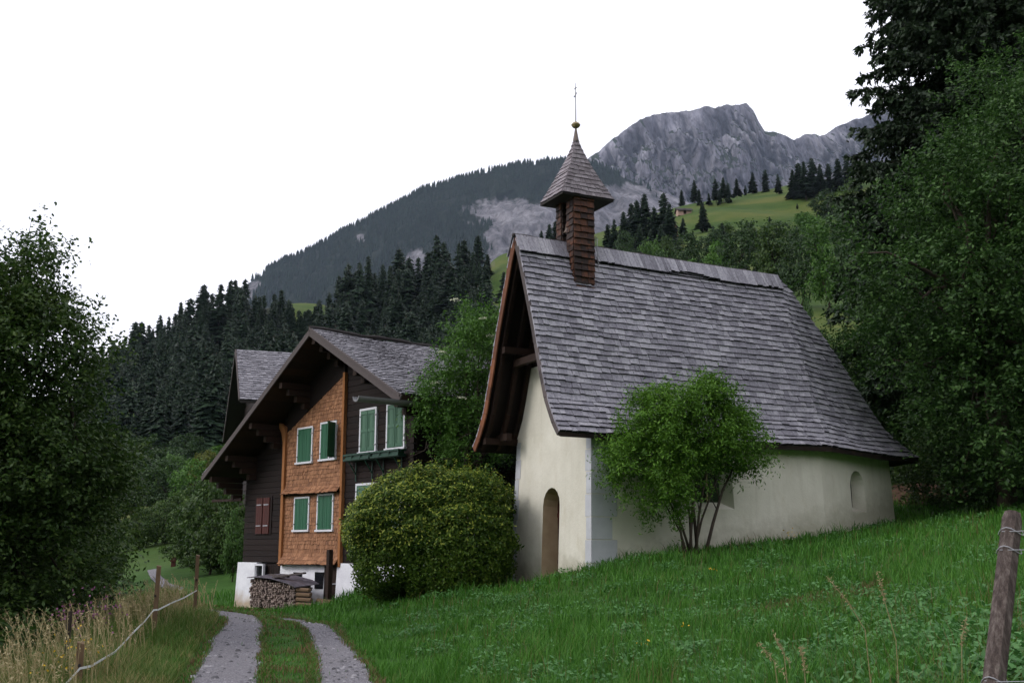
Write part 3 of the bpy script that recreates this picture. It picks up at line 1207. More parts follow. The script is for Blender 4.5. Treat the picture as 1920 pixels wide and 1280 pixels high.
# spire
sp = MB()
zb, ztp = 9.14, 10.86
hu, hv = .72, .56
tcu, tcv = CU + .06, CV


def spireS(k_):
    cs = [(-1, -1), (1, -1), (1, 1), (-1, 1)]
    a0, a1 = cs[k_], cs[(k_ + 1) % 4]

    def S(a, t):
        f = (1 - t) ** 1.28 * .93 + .07 * (1 - t) + .035
        x = a0[0] * (1 - a) + a1[0] * a
        y = a0[1] * (1 - a) + a1[1] * a
        return np.array([tcu + x * hu * f, tcv + y * hv * f, zb + (ztp - zb) * t])
    return S


for k_ in range(4):
    shingles(sp, spireS(k_), 1.85, .135, (.10, .22), .028, 0, edge=.012, butt=2)
    S = spireS(k_)
    for j in range(10):
        sp.quadv([S(0, j / 10), S(1, j / 10), S(1, (j + 1) / 10), S(0, (j + 1) / 10)], 1)
    sp.quadv([S(0, 0), S(1, 0), S(1, 0) + [0, 0, -.05], S(0, 0) + [0, 0, -.05]], 1)
q = [np.array([tcu + a * hu * 1.03, tcv + b * hv * 1.03, zb - .05]) for a, b in ((-1, -1), (1, -1), (1, 1), (-1, 1))]
sp.quadv(q[::-1], 1)
sp.build('turret_roof', [M['spire'], M['ridge'], M['endgrain_shade']], tur)
# sheet cone, knob, rod with cross bars
fn = MB()
fn.tube([(tcu, tcv, ztp - .08), (tcu, tcv, ztp + .08), (tcu, tcv, ztp + .27)], [.085, .055, .022], 8)
fn.build('spire_tip', M['copper'], tur)
fn = MB()
zc = ztp + .36
fn.tube([(tcu, tcv, zc - .09), (tcu, tcv, zc - .055), (tcu, tcv, zc + .0), (tcu, tcv, zc + .05), (tcu, tcv, zc + .085)], [.035, .09, .125, .09, .035], 10)
fn.build('knob', M['ball'], tur)
fn = MB()
zt_ = zc + .08
fn.tube([(tcu, tcv, zt_), (tcu + .005, tcv, zt_ + .5), (tcu, tcv, zt_ + 1.08)], [.018, .014, .009], 6)
fn.tube([(tcu - .07, tcv - .05, zt_ + .66), (tcu, tcv, zt_ + .74), (tcu + .06, tcv + .05, zt_ + .84)], .017, 5)
fn.tube([(tcu - .035, tcv - .02, zt_ + .90), (tcu + .045, tcv + .02, zt_ + .98)], .015, 5)
fn.build('cross', M['iron'], tur)
# bell
bl = MB()
bz, bv = 8.28, 1.90
bp = [(0.03, .30), (.05, .29), (.075, .24), (.085, .16), (.10, .08), (.135, .02), (.15, 0)]
bl.tube([(CU - .18, bv, bz + b) for a, b in bp][::-1], [a for a, b in bp][::-1], 14)
bl.tube([(CU - .18, bv, bz + .3), (CU - .18, bv, bz + .5)], .02, 6)
bl.tube([(CU - .18, 1.72, bz + .48), (CU - .18, 2.08, bz + .48)], .025, 6)
bl.build('bell', M['copper'], tur, smooth=True)
# lightning wire beside the turret
lw = MB()
lw.tube([(1.28, 1.55, 7.2), (1.30, 1.6, 7.5), (1.27, 1.62, 7.95), (1.31, 1.66, 8.15), (1.27, 1.66, 8.22), (1.25, 1.7, 8.0)], .013, 6)
lw.build('cable', M['wire'], tur)

# ------------------------------------------------------------------ the farmhouse
hs = empty('farmhouse', H.O, H.rot, label='dark timber farmhouse with an orange shingled bay and green shutters on a whitewashed base', cat='house')
HL, HR_, HLEN = 6.2, -3.8, 9.0
APX, AZ_ = .17, 8.42                     # ridge position and height
LE, RE = (7.11, 4.23), (-4.68, 5.83)    # eaves (v, z)


def roof_z(v):
    if v > APX:
        return AZ_ + (LE[1] - AZ_) * (v - APX) / (LE[0] - APX)
    return AZ_ + (RE[1] - AZ_) * (APX - v) / (APX - RE[0])


def log_wall(mb, v0, v1, z0, topf, u0=0.0, th=.2, hb=.19, holes=()):
    z = z0
    while z < max(topf(v0), topf(v1), topf(min(max(APX, v0), v1))):
        z2 = z + hb - .012
        off = random.uniform(0, .018)
        segs = [(v0, v1)]
        for (a, b, c_, d_) in holes:
            if z2 > c_ and z < d_:
                ns = []
                for s0, s1 in segs:
                    if a > s0 and b < s1:
                        ns += [(s0, a), (b, s1)]
                    else:
                        ns.append((s0, s1))
                segs = ns
        for s0, s1 in segs:
            # trim to the roof slope
            a0, a1 = s0, s1
            vv = np.linspace(s0, s1, 60)
            ok = [x for x in vv if topf(x) > z2 + .0]
            if not ok:
                continue
            a0, a1 = min(ok), max(ok)
            if a1 - a0 < .05:
                continue
            mb.hexa([(u0 + off, a0, z), (u0 + th, a0, z), (u0 + th, a1, z), (u0 + off, a1, z), (u0 + off, a0, z2), (u0 + th, a0, z2), (u0 + th, a1, z2), (u0 + off, a1, z2)])
        z += hb
    # dark backing so that no light leaks between the courses


def tf(v):
    return roof_z(v) - .22


wm = MB()
log_wall(wm, 3.44, 6.2, 1.32, tf)
log_wall(wm, -3.8, -.10, 1.0, tf)
wm.prism([(-3.75, 1.0), (6.15, 1.0), (6.15, tf(6.15)), (APX, tf(APX)), (-3.75, tf(-3.75))], (.10, 0, 0), (0, 1, 0), (0, 0, 1), (.2, 0, 0))
wm.build('timber_wall', M['darkwood'], hs)
# side walls and rear
wm = MB()
z = 1.0
while z < 5.9:
    off = random.uniform(0, .015)
    wm.box(.2, HLEN, -3.8 + off, -3.6, z, z + .178)
    if z < 5.0:
        wm.box(.2, HLEN, 6.0, 6.2 - off, z, z + .178)
    z += .19
wm.box(.2, HLEN, -3.72, -3.62, 1, 5.9)
wm.box(.2, HLEN, 6.02, 6.12, 1, 4.9)
wm.prism([(-3.8, 1.0), (6.2, 1.0), (6.2, tf(6.2)), (APX, tf(APX)), (-3.8, tf(-3.8))], (HLEN - .2, 0, 0), (0, 1, 0), (0, 0, 1), (.2, 0, 0))
wm.build('side_wall', M['darkwood'], hs)
# protruding log ends at the corner
wm = MB()
for i in range(24):
    z = 1.1 + i * .19
    wm.box(-.09, .02, -3.78, -3.6, z, z + .15)
wm.build('log_end', M['darkwood'], hs)

# whitewashed base
bm_ = MB()
def wbase(v0, v1, z1=1.25, u0=.0, th=.5):
    n = max(1, int((v1 - v0) / .3))
    P = []
    for i in range(n):
        a, b = v0 + (v1 - v0) * i / n, v0 + (v1 - v0) * (i + 1) / n
        bm_.hexa([(u0 - .10, a, -1.0), (u0 + th, a, -1.0), (u0 + th, b, -1.0), (u0 - .10, b, -1.0), (u0, a, z1), (u0 + th, a, z1), (u0 + th, b, z1), (u0, b, z1)])
wbase(4.98, 6.30, 1.30, -.12)
wbase(2.71, 3.60, 1.25, .02)
wbase(.86, 2.71, 1.25, .023)
wbase(-3.9, .06, 1.33, -.06)
bm_.box(.3, .6, .0, 6.2, -1, 1.2)
bm_.box(.3, 9.0, -3.85, -3.5, -1, 1.0)
bm_.box(.3, 9.0, 5.9, 6.3, -1, 1.0)
bm_.build('stone_base', M['whitewash'], hs)
m_ = MB()
m_.box(.06, .12, 3.60, 4.52, -.9, 1.25)
for i in range(6):
    m_.box(.035, .06, 3.62 + i * .15, 3.62 + i * .15 + .135, -.9, 1.22)
m_.build('cellar_door', M['darkwood'], hs)
m_ = MB()
for i in range(5):
    m_.box(-.02, .015 + .003 * (i % 2), .08 + i * .155, .08 + i * .155 + .148, -.3, 1.24)
m_.box(-.045, -.02, .1, .8, .2, .3)
d_ = m_.build('cellar_door', M['beam'], hs)
m_ = MB()
m_.tube([(-.04, .1, .72), (-.045, .45, .70)], .018, 6)
m_.build('latch', M['wire'], d_)


def window(parent, v0, v1, z0, z1, mat, frame=.055, u=0.0, opened=False, paneld=False):
    f = MB()
    a, b = min(v0, v1), max(v0, v1)
    f.box(u - .055, u + .03, a, a + frame, z0 + .03, z1)
    f.box(u - .055, u + .03, b - frame, b, z0 + .03, z1)
    f.box(u - .055, u + .03, a + frame, b - frame, z1 - frame, z1)
    f.box(u - .09, u + .03, a - .04, b + .04, z0 - .03, z0 + .03)
    fo = f.build('window', M['whitepaint'], parent)
    g = MB()
    g.box(u - .012, u + .01, a + frame, b - frame, z0 + .03, z1 - frame)
    g.build('pane', M['glass'], fo)
    mid = (a + b) / 2
    if opened:
        g = MB()
        for q_ in ((a + frame, a + frame + .16, z0 + .03, z1 - frame), (mid - .05, mid, z0 + .03, z1 - frame)):
            g.box(u - .03, u - .014, *q_)
        g.build('casement', M['whitepaint'], fo)
    for k_, (s0, s1) in enumerate(((a + frame, mid - .004), (mid + .004, b - frame))):
        m = MB()
        wv = s1 - s0
        n = 4
        if opened and k_ == 0:      # the right leaf stands open, turned out on its hinge
            hx, hy = u - .05, a + frame
            ang = R(115)
            for i in range(n):
                p0, p1 = wv * i / n + .002, wv * (i + 1) / n - .002
                q_ = []
                for z in (z0 + .04, z1 - frame - .01):
                    for pp, dd in ((p0, 0), (p1, 0), (p1, .025), (p0, .025)):
                        q_.append((hx - pp * math.sin(ang) - dd * math.cos(ang) * -1, hy + pp * math.cos(ang) + dd * math.sin(ang), z))
                m.hexa(q_)
        else:
            for i in range(n):
                m.box(u - .045 - .004 * (i % 2), u - .015, s0 + wv * i / n + .003, s0 + wv * (i + 1) / n - .003, z0 + .04, z1 - frame - .008)
            if paneld:
                for z in (z0 + .06, (z0 + z1) / 2 - .05, z1 - frame - .12):
                    m.box(u - .062, u - .044, s0 + .01, s1 - .01, z, z + .09)
                for s_ in (s0 + .008, s1 - .055):
                    m.box(u - .060, u - .046, s_, s_ + .045, z0 + .05, z1 - frame - .02)
        so = m.build('shutter', mat, fo)
        if not (opened and k_ == 0):
            for z in (z0 + .2, z1 - .25):
                hg = MB()
                e_ = a if k_ == 0 else b
                hg.box(u - .07, u - .05, min(e_, s0) + (0 if k_ == 0 else wv - .02), min(e_, s0) + (.09 if k_ == 0 else wv + .05), z, z + .03)
                hg.build('hinge', M['iron'], so)
    return fo


WIN = [(2.74, 1.80, 2.32, 3.40, 'shutter', 0), (1.33, .38, 2.31, 3.45, 'shutter', 0), (2.70, 1.74, 4.48, 5.64, 'shutter', 0), (1.28, .33, 4.50, 5.70, 'shutter', 1),
       (-.93, -1.83, 4.58, 5.92, 'shutter_pale', 2), (-2.34, -3.27, 4.60, 5.96, 'shutter_pale', 2), (-.81, -1.82, 2.35, 3.68, 'shutter_pale', 2), (-2.21, -3.13, 2.35, 3.68, 'shutter_pale', 2)]
for a, b, z0, z1, mt, fl in WIN:
    window(hs, a, b, z0, z1, M[mt], opened=fl == 1, paneld=fl == 2, frame=.055 if fl < 2 else .065, u=-.02 if fl < 2 else 0)
# red shutters on the barn part
rs = MB()
rs.box(-.02, .01, 4.28, 5.42, 2.22, 3.50)
rwin = rs.build('window', M['darkwood'], hs)
for s0, s1 in ((4.40, 4.82), (4.88, 5.30)):
    m = MB()
    for i in range(3):
        m.box(-.05, -.02, s0 + (s1 - s0) * i / 3 + .003, s0 + (s1 - s0) * (i + 1) / 3 - .003, 2.25, 3.45)
    so = m.build('shutter', M['red'], rwin, label='red brown shutter')
    for z in (2.5, 3.2):
        hg = MB()
        hg.box(-.065, -.05, s0 + .05, s1 - .05, z, z + .035)
        hg.build('hinge', M['wire'], so)
# base windows
for (a, b, z0, z1, wf) in ((5.0, 4.50, .45, 1.20, 1), (2.69, 2.20, .52, 1.02, 0), (1.38, .90, .55, 1.05, 0)):
    m = MB()
    m.box(-.09 if wf else -.03, .03, b, a, z0, z1)
    wn = m.build('cellar_window', M['glass'], hs)
    if wf:
        m = MB()
        for q_ in ((b - .06, b, z0, z1 + .06), (a, a + .06, z0, z1 + .06), (b, a, z1, z1 + .06), (b, a, (z0 + z1) / 2 - .02, (z0 + z1) / 2 + .02)):
            m.box(-.16, -.08, *q_)
        m.build('frame', M['whitepaint'], wn)

# orange shingled bay
sm = MB()
V0, V1 = 3.40, -.02     # left to right


def bayS(z0, z1, flare=0):
    def S(a, t):
        v = V0 + (V1 - V0) * a
        f = max(0, 1 - t * (z1 - z0) / .32) ** 1.5 * .20 if flare else 0
        return np.array([-.02 - f, v, z0 + (z1 - z0) * t])
    return S


def bayt(v):
    return 7.15 - .455 * (v + .1)


def bay_skip(z0, z1):
    def sk(a, t):
        v = V0 + (V1 - V0) * a
        z = z0 + (z1 - z0) * t
        if z > bayt(v) - .02:
            return True
        for (p, q, c_, d_, *_r) in WIN[:4]:
            if q + .02 < v < p - .02 and c_ + .02 < z < d_ - .06:
                return True
        return False
    return sk


shingles(sm, bayS(1.27, 3.47, 1), 2.2, .125, (.08, .17), .026, 0, skip=bay_skip(1.27, 3.47), rj=.25, butt=2)
shingles(sm, bayS(3.47, 8.3, 1), 4.83, .125, (.08, .17), .026, 0, skip=bay_skip(3.47, 8.3), rj=.2, butt=2)
sm.prism([(V1, 1.3), (V0, 1.3), (V0, bayt(V0)), (V1, bayt(V1))], (-.012, 0, 0), (0, 1, 0), (0, 0, 1), (.1, 0, 0), 1)
sm.prism([(V1, bayt(V1)), (V0, bayt(V0)), (V0, tf(V0)), (APX, tf(APX)), (V1, tf(V1))], (-.05, 0, 0), (0, 1, 0), (0, 0, 1), (.14, 0, 0), 3)
for z in (1.262, 3.462):
    sm.quadv([(-.20, V0, z), (-.20, V1, z), (.0, V1, z), (0, V0, z)], 1)
sm.build('shingle_bay', [M['orange'], M['beam'], M['bayend_shade'], M['darkwood']], hs)
cb = MB()
cb.box(-.10, .02, V1 - .10, V1 + .02, 1.22, bayt(V1) + .05)
cb.build('corner_board', M['cornerboard'], hs)
cb = MB()
cb.box(-.12, .02, V0 - .02, V0 + .13, 1.22, 4.9)
pr_ = [(0, 4.9), (.15, 4.9), (.17, 5.25), (.28, 5.55), (.45, 5.75), (.45, 5.9), (.12, 5.75), (0, 5.5)]
cb.prism([(V0 - .02 + a, z) for a, z in pr_], (-.12, 0, 0), (0, 1, 0), (0, 0, 1), (.14, 0, 0))
cb.build('corner_board', M['cornerboard'], hs)

# flower boxes under the pale shutters
for v0, v1 in ((-.50, -1.90), (-1.95, -3.38)):
    m = MB()
    for z, h_ in ((4.36, .05), (4.50, .05)):
        m.box(-.34, -.31, v1, v0, z, z + h_)
        m.box(-.31, -.06, v1, v1 + .03, z, z + h_)
        m.box(-.31, -.06, v0 - .03, v0, z, z + h_)
    for v_ in np.linspace(v1, v0 - .03, 4):
        m.box(-.34, -.315, v_, v_ + .03, 4.36, 4.55)
    m.box(-.31, -.06, v1, v0, 4.34, 4.365)
    m.box(-.30, -.08, v1 + .06, v0 - .06, 4.366, 4.50)
    fb = m.build('flower_box', M['greenpaint'], hs)
    for v_ in (v1 + .25, v0 - .28):
        m = MB()
        m.beam((-.30, v_, 4.33), (-.03, v_, 3.95), .03, .03, up=(0, 1, 0))
        m.beam((-.03, v_, 4.33), (-.03, v_, 3.75), .03, .03, up=(0, 1, 0))
        m.build('bracket', M['greenpaint'], fb)

# roof
rm = MB()
OV = -1.2


def hroofS(ev, u0, u1, right):
    def S(a, t):
        uu = u0 + (u1 - u0) * (a if right else 1 - a)
        v = ev[0] + (APX - ev[0]) * t
        z = ev[1] + (AZ_ - ev[1]) * t + .03 * math.sin(uu * 1.3 + t * 3) + (0.10 * (1 - t) ** 6)
        return np.array([uu, v, z])
    return S


for ev, right, ln_ in ((RE, True, 5.7), (LE, False, 8.2)):
    S = hroofS(ev, OV, HLEN + .8, right)
    shingles(rm, S, ln_, .15, (.08, .2), .032, 0, edge=.02, butt=2, rj=.4)
    zo = np.array([0, 0, -.02])
    zu = np.array([0, 0, -.17])
    n = 24
    for i in range(n):
        for off, fl in ((zo, 0), (zu, 1)):
            for j in range(12):
                q = [S(j / 12, i / n) + off, S((j + 1) / 12, i / n) + off, S((j + 1) / 12, (i + 1) / n) + off, S(j / 12, (i + 1) / n) + off]
                rm.quadv(q[::-1] if fl else q, 1)
    for a in (0, 1):
        rm.quadv([S(a, 0) + zo, S(a, 0) + zu, S(a, 1) + zu, S(a, 1) + zo], 1)
    rm.quadv([S(0, 0) + zo, S(0, 0) + zu, S(1, 0) + zu, S(1, 0) + zo], 1)
hr = rm.build('roof', [M['roof_house'], M['soffit'], M['endgrain_shade']], hs)
for ev, w_ in ((RE, .24), (LE, .17)):
    m = MB()
    e = np.array([OV - .02, ev[0], ev[1] - .09])
    a = np.array([OV - .02, APX, AZ_ - .09])
    m.beam(e, a, .05, w_)
    if w_ > .2:
        m.beam(e + [-.03, 0, .10], a + [-.03, 0, .10], .04, .06)
    m.build('barge_board', M['bargegrey'], hr)
m = MB()
m.tube([(OV - .05 + i * .5, APX + .02 * math.sin(i * 2), AZ_ + .05 + .02 * math.sin(i * 1.3)) for i in range(22)], [.06 + .02 * math.sin(i * 2.9) for i in range(22)], 6)
m.build('ridge_pole', M['ridge'], hr)
for v_ in (-4.3, -2.2, .17, 2.1, 4.0, 5.6, 6.7):
    m = MB()
    for q_ in range(4 if v_ > 0 else 2):
        zz = min(roof_z(v_ - .1), roof_z(v_ + .1)) - .30 - q_ * .2
        m.beam((OV + .10 + q_ * .28, v_, zz), (.1, v_, zz), .19, .185)
    m.build('purlin', M['beam'], hr)
# wooden gutter along the right eave, sticking out past the gable
m = MB()
n = 10
P, Q_ = np.array([-2.55, -4.52, 5.72]), np.array([HLEN, -4.52, 5.86])
for k_ in range(n):
    a0, a1 = math.pi * (1 + k_ / n), math.pi * (1 + (k_ + 1) / n)
    def ofs(a, r):
        return np.array([0, r * math.cos(a), r * math.sin(a)])
    for r_ in (.125, .15):
        m.quadv([P + ofs(a0, r_), P + ofs(a1, r_), Q_ + ofs(a1, r_), Q_ + ofs(a0, r_)])
    m.quadv([P + ofs(a0, .125), P + ofs(a1, .125), P + ofs(a1, .15), P + ofs(a0, .15)])
m.build('gutter', M['iron'], hr)
# projecting pole at the left corner
m = MB()
m.beam((-.2, 6.1, 3.42), (-.2, 8.3, 3.45), .07, .09)
m.build('pole', M['beam'], hs)

# ------------------------------------------------------------------ neighbouring barn, behind on the left
K = Frame(at(450, 748, 52), 70)
bn = empty('barn', K.O, K.rot, label='smaller dark barn with a shingle roof behind the farmhouse, only its roof and gable showing', cat='barn')
m = MB()
m.prism([(0.5, -8.6), (0.5, .1), (3.2, 2.75), (7.4, -1.1), (7.4, -8.6)], (.9, 0, 0), (0, 1, 0), (0, 0, 1), (6.2, 0, 0))
for i in range(24):
    z = -6 + i * .35
    v1 = 7.4 if z < -1.4 else 7.4 - (z + 1.4) * 1.12
    v0 = .5 if z < 0 else .5 + z * 1.02
    if v1 > v0:
        m.box(.86, .9, v0, v1, z, z + .33)
m.build('timber_wall', M['darkwood'], bn)
m = MB()


def bS(e, r, flip):
    e, r = np.array(e, float), np.array(r, float)
    def S(a, t):
        x = (0 if not flip else 7.6) + (7.6 if not flip else -7.6) * a
        p = e * (1 - t) + r * t
        return np.array([x, p[0], p[1]])
    return S
for e, r, fl in (((0, 0), (3.2, 3.03), 0), ((8.0, -1.3), (3.2, 3.03), 1)):
    S = bS(e, r, fl)
    shingles(m, S, 4.4 if not fl else 6.3, .19, (.10, .26), .045, 0, butt=2, rj=.4)
    for off, f2 in ((-.02, 0), (-.15, 1)):
        q = [S(0, 0), S(1, 0), S(1, 1), S(0, 1)]
        q = [p + [0, 0, off] for p in q]
        m.quadv(q[::-1] if f2 else q, 1)
    for a in (0, 1):
        m.quadv([S(a, 0), S(a, 1), S(a, 1) + [0, 0, -.17], S(a, 0) + [0, 0, -.17]], 1)
    m.quadv([S(0, 0), S(1, 0), S(1, 0) + [0, 0, -.17], S(0, 0) + [0, 0, -.17]], 1)
br = m.build('roof', [M['roof_house'], M['ridge'], M['endgrain_shade']], bn)
m = MB()
m.beam((-.03, 0, -.05), (-.03, 3.2, 2.98), .05, .16)
m.beam((-.03, 8.0, -1.35), (-.03, 3.2, 2.98), .05, .16)
m.build('barge_board', M['bargegrey'], br)

# ------------------------------------------------------------------ firewood stack, cover, cross post
fwO = H.w(-.92, 2.3, 0)
fw = empty('firewood_stack', (fwO[0], fwO[1], g1(fwO[0], fwO[1])), H.rot, label='long stack of split firewood against the white base of the farmhouse', cat='firewood')
m = MB()
rg = random.Random(4)
for (va, vb, depth, htop) in ((.95, -1.75, .55, 1.12),):
    z = .05
    row = 0
    while z < 1.18:
        v = vb + rg.uniform(0, .06)
        while v < va:
            r_ = rg.uniform(.022, .042)
            htp = .86 - .10 * max(0, (-v - .2)) + .04 * math.sin(v * 3)
            if z < htp:
                n = rg.choice((3, 4, 5))
                ph = rg.uniform(0, 6)
                cy_, cz_ = v, z + rg.uniform(-.015, .015)
                u0 = -.30 + rg.uniform(-.06, .05)
                ring_ = [(cy_ + r_ * math.cos(ph + 2 * math.pi * i / n) * rg.uniform(.8, 1.2), cz_ + r_ * math.sin(ph + 2 * math.pi * i / n) * rg.uniform(.8, 1.2)) for i in range(n)]
                m.prism(ring_, (u0, 0, 0), (0, 1, 0), (0, 0, 1), (.6, 0, 0))
            v += r_ * 1.75
        z += .060
        row += 1
m.build('log', None or [wood_mat('split_firewood', (.05, .036, .034), (.36, .28, .25), (6, 6, 6))], fw)
m = MB()
for i in range(5):
    m = MB()
    z = .06 + i * .14
    m.tube([(-.25, -1.85, z), (-.2, -2.7 + .06 * i, z)], [.06, .055], 6)
    m.build('split_board', M['stake'], fw)
m = MB()
pts = [(1.0, .92), (.3, .95), (-.5, .93), (-1.1, .86), (-1.6, .80), (-2.0, .70)]
for i in range(len(pts) - 1):
    (a, za), (b, zb_) = pts[i], pts[i + 1]
    m.hexa([(-.42, a, za - .02), (.4, a, za + .06), (.4, b, zb_ + .06), (-.42, b, zb_ - .02), (-.42, a, za), (.4, a, za + .085), (.4, b, zb_ + .085), (-.42, b, zb_ + .003)])
m.build('cover', plain('weathered_roofing_felt', (.09, .08, .10), .6, .3, .5), fw)
m = MB()
m.beam((-.35, -.6, .96), (-.05, -1.9, 1.10), .12, .05)
m.beam((-.25, -.2, 1.02), (-.2, -1.2, .98), .10, .05)
m.build('plank', M['bargegrey'], fw)

px_ = H.w(-.9, -.85, 0)
m = MB()
gz = g1(px_[0], px_[1])
m.box(-.07, .07, -.07, .07, -.3, 1.62)
m.box(-.06, .06, -.62, .62, 1.38, 1.50) if False else None
sp_ = m.build('wooden_post', M['beam'])
sp_.location = (px_[0], px_[1], gz)
sp_.rotation_euler = (0, 0, H.rot)
tag(sp_, 'dark upright timber post standing before the cellar door of the farmhouse', 'post')
m = MB()
m.beam((-.07, .5, .17), (-.07, -.45, .15), .04, .10)
m.beam((-.07, .3, .06), (-.07, -.35, .05), .04, .08)
o = m.build('crossbar', M['stake'], sp_)

# ------------------------------------------------------------------ fences
def stake(u, vt, Y, wpx, label, lean=0):
    P = at(u, vt, Y)
    g = g1(P[0], P[1])
    wv = wpx / F * Y
    m = MB()
    h = P[2] - g
    m.hexa([(-wv / 2, -wv / 2, -.4), (wv / 2, -wv / 2, -.4), (wv / 2, wv / 2, -.4), (-wv / 2, wv / 2, -.4),
            (-wv / 2 + lean, -wv / 2, h), (wv / 2 + lean, -wv / 2, h - .02), (wv / 2 + lean, wv / 2, h), (-wv / 2 + lean, wv / 2, h + .01)])
    m.raw([], [])
    o = m.build('fence_stake', M['stake'])
    o.location = (P[0] - lean, P[1], g)
    o.rotation_euler = (0, 0, .3)
    tag(o, label, 'fence stake', 'wooden stakes of the electric fence on the left verge')
    ins = MB()
    ins.tube([(0, -wv / 2 - .03, h * .62), (0, -wv / 2 + .01, h * .62)], .02, 6)
    ins.build('insulator', M['ridge'], o)
    return P


pA = stake(152, 1203, 12.5, 12, 'nearest short fence stake, at the bottom edge of the picture in dry grass')
pB = stake(298, 1060, 18, 8, 'middle fence stake, carrying the white tape at its kink', .03)
pC = stake(371, 1040, 23, 6.5, 'farthest fence stake, by the end of the white tape', .0)


def tape(pts, label, wv=.026):
    m = MB()
    P = [at(*p) for p in pts]
    # smooth
    out_ = []
    for i in range(len(P) - 1):
        for t in np.linspace(0, 1, 8, endpoint=False):
            out_.append(P[i] * (1 - t) + P[i + 1] * t)
    out_.append(P[-1])
    for i in range(len(out_) - 1):
        tw = .35 * math.sin(i * .5)
        m.raw([out_[i] + [0, tw * wv, wv / 2], out_[i] - [0, tw * wv, wv / 2], out_[i + 1] - [0, tw * wv, wv / 2], out_[i + 1] + [0, tw * wv, wv / 2],
               out_[i] + [.003, .003, wv / 2], out_[i] + [.003, .003, -wv / 2], out_[i + 1] + [.003, .003, -wv / 2], out_[i + 1] + [.003, .003, wv / 2]],
              [(0, 1, 2, 3), (7, 6, 5, 4), (0, 3, 7, 4), (1, 5, 6, 2)])
    o = m.build('fence_tape', M['tape'])
    tag(o, label, 'fence tape')


tape([(110, 1295, 12.0), (150, 1252, 12.4), (170, 1248, 12.6), (215, 1222, 14), (245, 1190, 15.5), (270, 1165, 17), (288, 1143, 17.9), (297, 1142, 18), (325, 1128, 20), (345, 1120, 21.5), (369, 1106, 22.9)],
     'white electric fence tape sagging between the left stakes')
tape([(283, 1190, 17.9), (272, 1196, 17.4), (262, 1206, 17)], 'short loose lower piece of white fence tape below the middle stake', .02)

# dark post in the verge and small far posts
for u_, vt, Y, wpx, lb in ((130, 1145, 14, 9, 'dark weathered post half hidden in tall grass on the left'),):
    P = at(u_, vt, Y)
    g = g1(P[0], P[1])
    m = MB()
    m.tube([(0, 0, -.3), (.01, 0, P[2] - g)], [wpx / F * Y / 2 * 1.1, wpx / F * Y / 2], 8)
    o = m.build('wooden_post', M['bark_dark'])
    o.location = (P[0], P[1], g)
    tag(o, lb, 'post')

P = hit(325, 1062)
m = MB()
m.hexa([(-.12, -.1, -.3), (.12, -.1, -.3), (.12, .1, -.3), (-.12, .1, -.3), (-.10, -.08, .45), (.10, -.08, .5), (.10, .08, .5), (-.10, .08, .45)])
m.box(-.16, .16, -.13, -.1, .25, .35)
o = m.build('wooden_post', M['red'])
o.location = P
tag(o, 'small red brown wooden post beside the far meadow path left of the farmhouse', 'post')

# big post on the right
Pt, Yp = at(1899, 962, 5.5), 5.5
Pb = at(1858, 1330, 5.2)
d_ = (Pt - Pb)
m = MB()
ring_n = 8
prs = []
for t, rr_ in ((-.5, .054), (0, .054), (.5, .052), (.96, .050), (1.0, .040)):
    c_ = Pb + d_ * t
    prs.append((c_, rr_))
m.tube([p - Pb for p, r_ in prs], [r_ for p, r_ in prs], 8)
k = NT('weathered_post_wood', .85, .2)
st = k.noise(3, 7, .75, (14, 14, 1.2))
c = k.ramp(st, [(.3, (.022, .017, .016)), (.5, (.082, .062, .057)), (.72, (.20, .17, .155))])
k.base(c)
k.bump(st, .8, .02)
M['postwood'] = k.mat
o = m.build('fence_post', M['postwood'])
o.location = Pb
tag(o, 'thick leaning weathered fence post at the right edge, wires wrapped round it', 'fence post')
for t, dz in ((.90, .06), (.80, 0.0), (.14, .02)):
    c_ = Pb + d_ * t
    m = MB()
    n = 16
    m.tube([c_ - Pb + np.array([.058 * math.cos(2 * math.pi * i / n), .058 * math.sin(2 * math.pi * i / n), .02 * math.sin(4 * math.pi * i / n)]) for i in range(n + 1)], .0028, 5)
    m.build('wire_loop', M['wire'], o)
    w_ = MB()
    pts = [c_ + np.array([-.055, -.02, 0])] + [c_ + np.array([x, -.062 - x * .1, dz * x + .004 * math.sin(x * 9)]) for x in np.linspace(.0, 3.2, 12)]
    w_.tube(pts, .0025, 5)
    wo_ = w_.build('fence_wire', M['wire'])
    tag(wo_, {.90: 'topmost wire running right from the weathered post', .80: 'second wire down on the weathered post', .14: 'lowest wire low on the weathered post'}[t], 'wire', 'wires of the right hand fence')

# ------------------------------------------------------------------ vegetation
def unit(a):
    return a / (np.linalg.norm(a, axis=-1, keepdims=True) + 1e-9)


def leaf_quads(P, Nn, L_, W_, rg, droop=0.0, fold=.0):
    """rhombic leaves at P facing roughly Nn"""
    n = len(P)
    nn = unit(Nn + rg.normal(0, .55, (n, 3)))
    a = rg.normal(0, 1, (n, 3))
    a[:, 2] -= droop
    a = unit(a - nn * (a * nn).sum(1, keepdims=True))
    s = np.cross(nn, a)
    l = L_ * rg.uniform(.65, 1.25, (n, 1))
    w_ = W_ * rg.uniform(.7, 1.2, (n, 1))
    V = np.stack([P, P + a * l * .45 + s * w_ * .5, P + a * l, P + a * l * .5 - s * w_ * .5], 1).reshape(-1, 3)
    Q = np.arange(4 * n).reshape(n, 4)
    return V, Q


class Cloud:
    def __init__(s):
        s.V, s.Q, s.I, s.n = [], [], [], 0

    def add(s, V, Q, mi=0):
        s.V.append(V)
        s.Q.append(Q + s.n)
        s.I.append(np.full(len(Q), mi, np.int32))
        s.n += len(V)

    def mesh(s, name, mats):
        return np_mesh(name, np.vstack(s.V), np.vstack(s.Q), mats, np.concatenate(s.I))


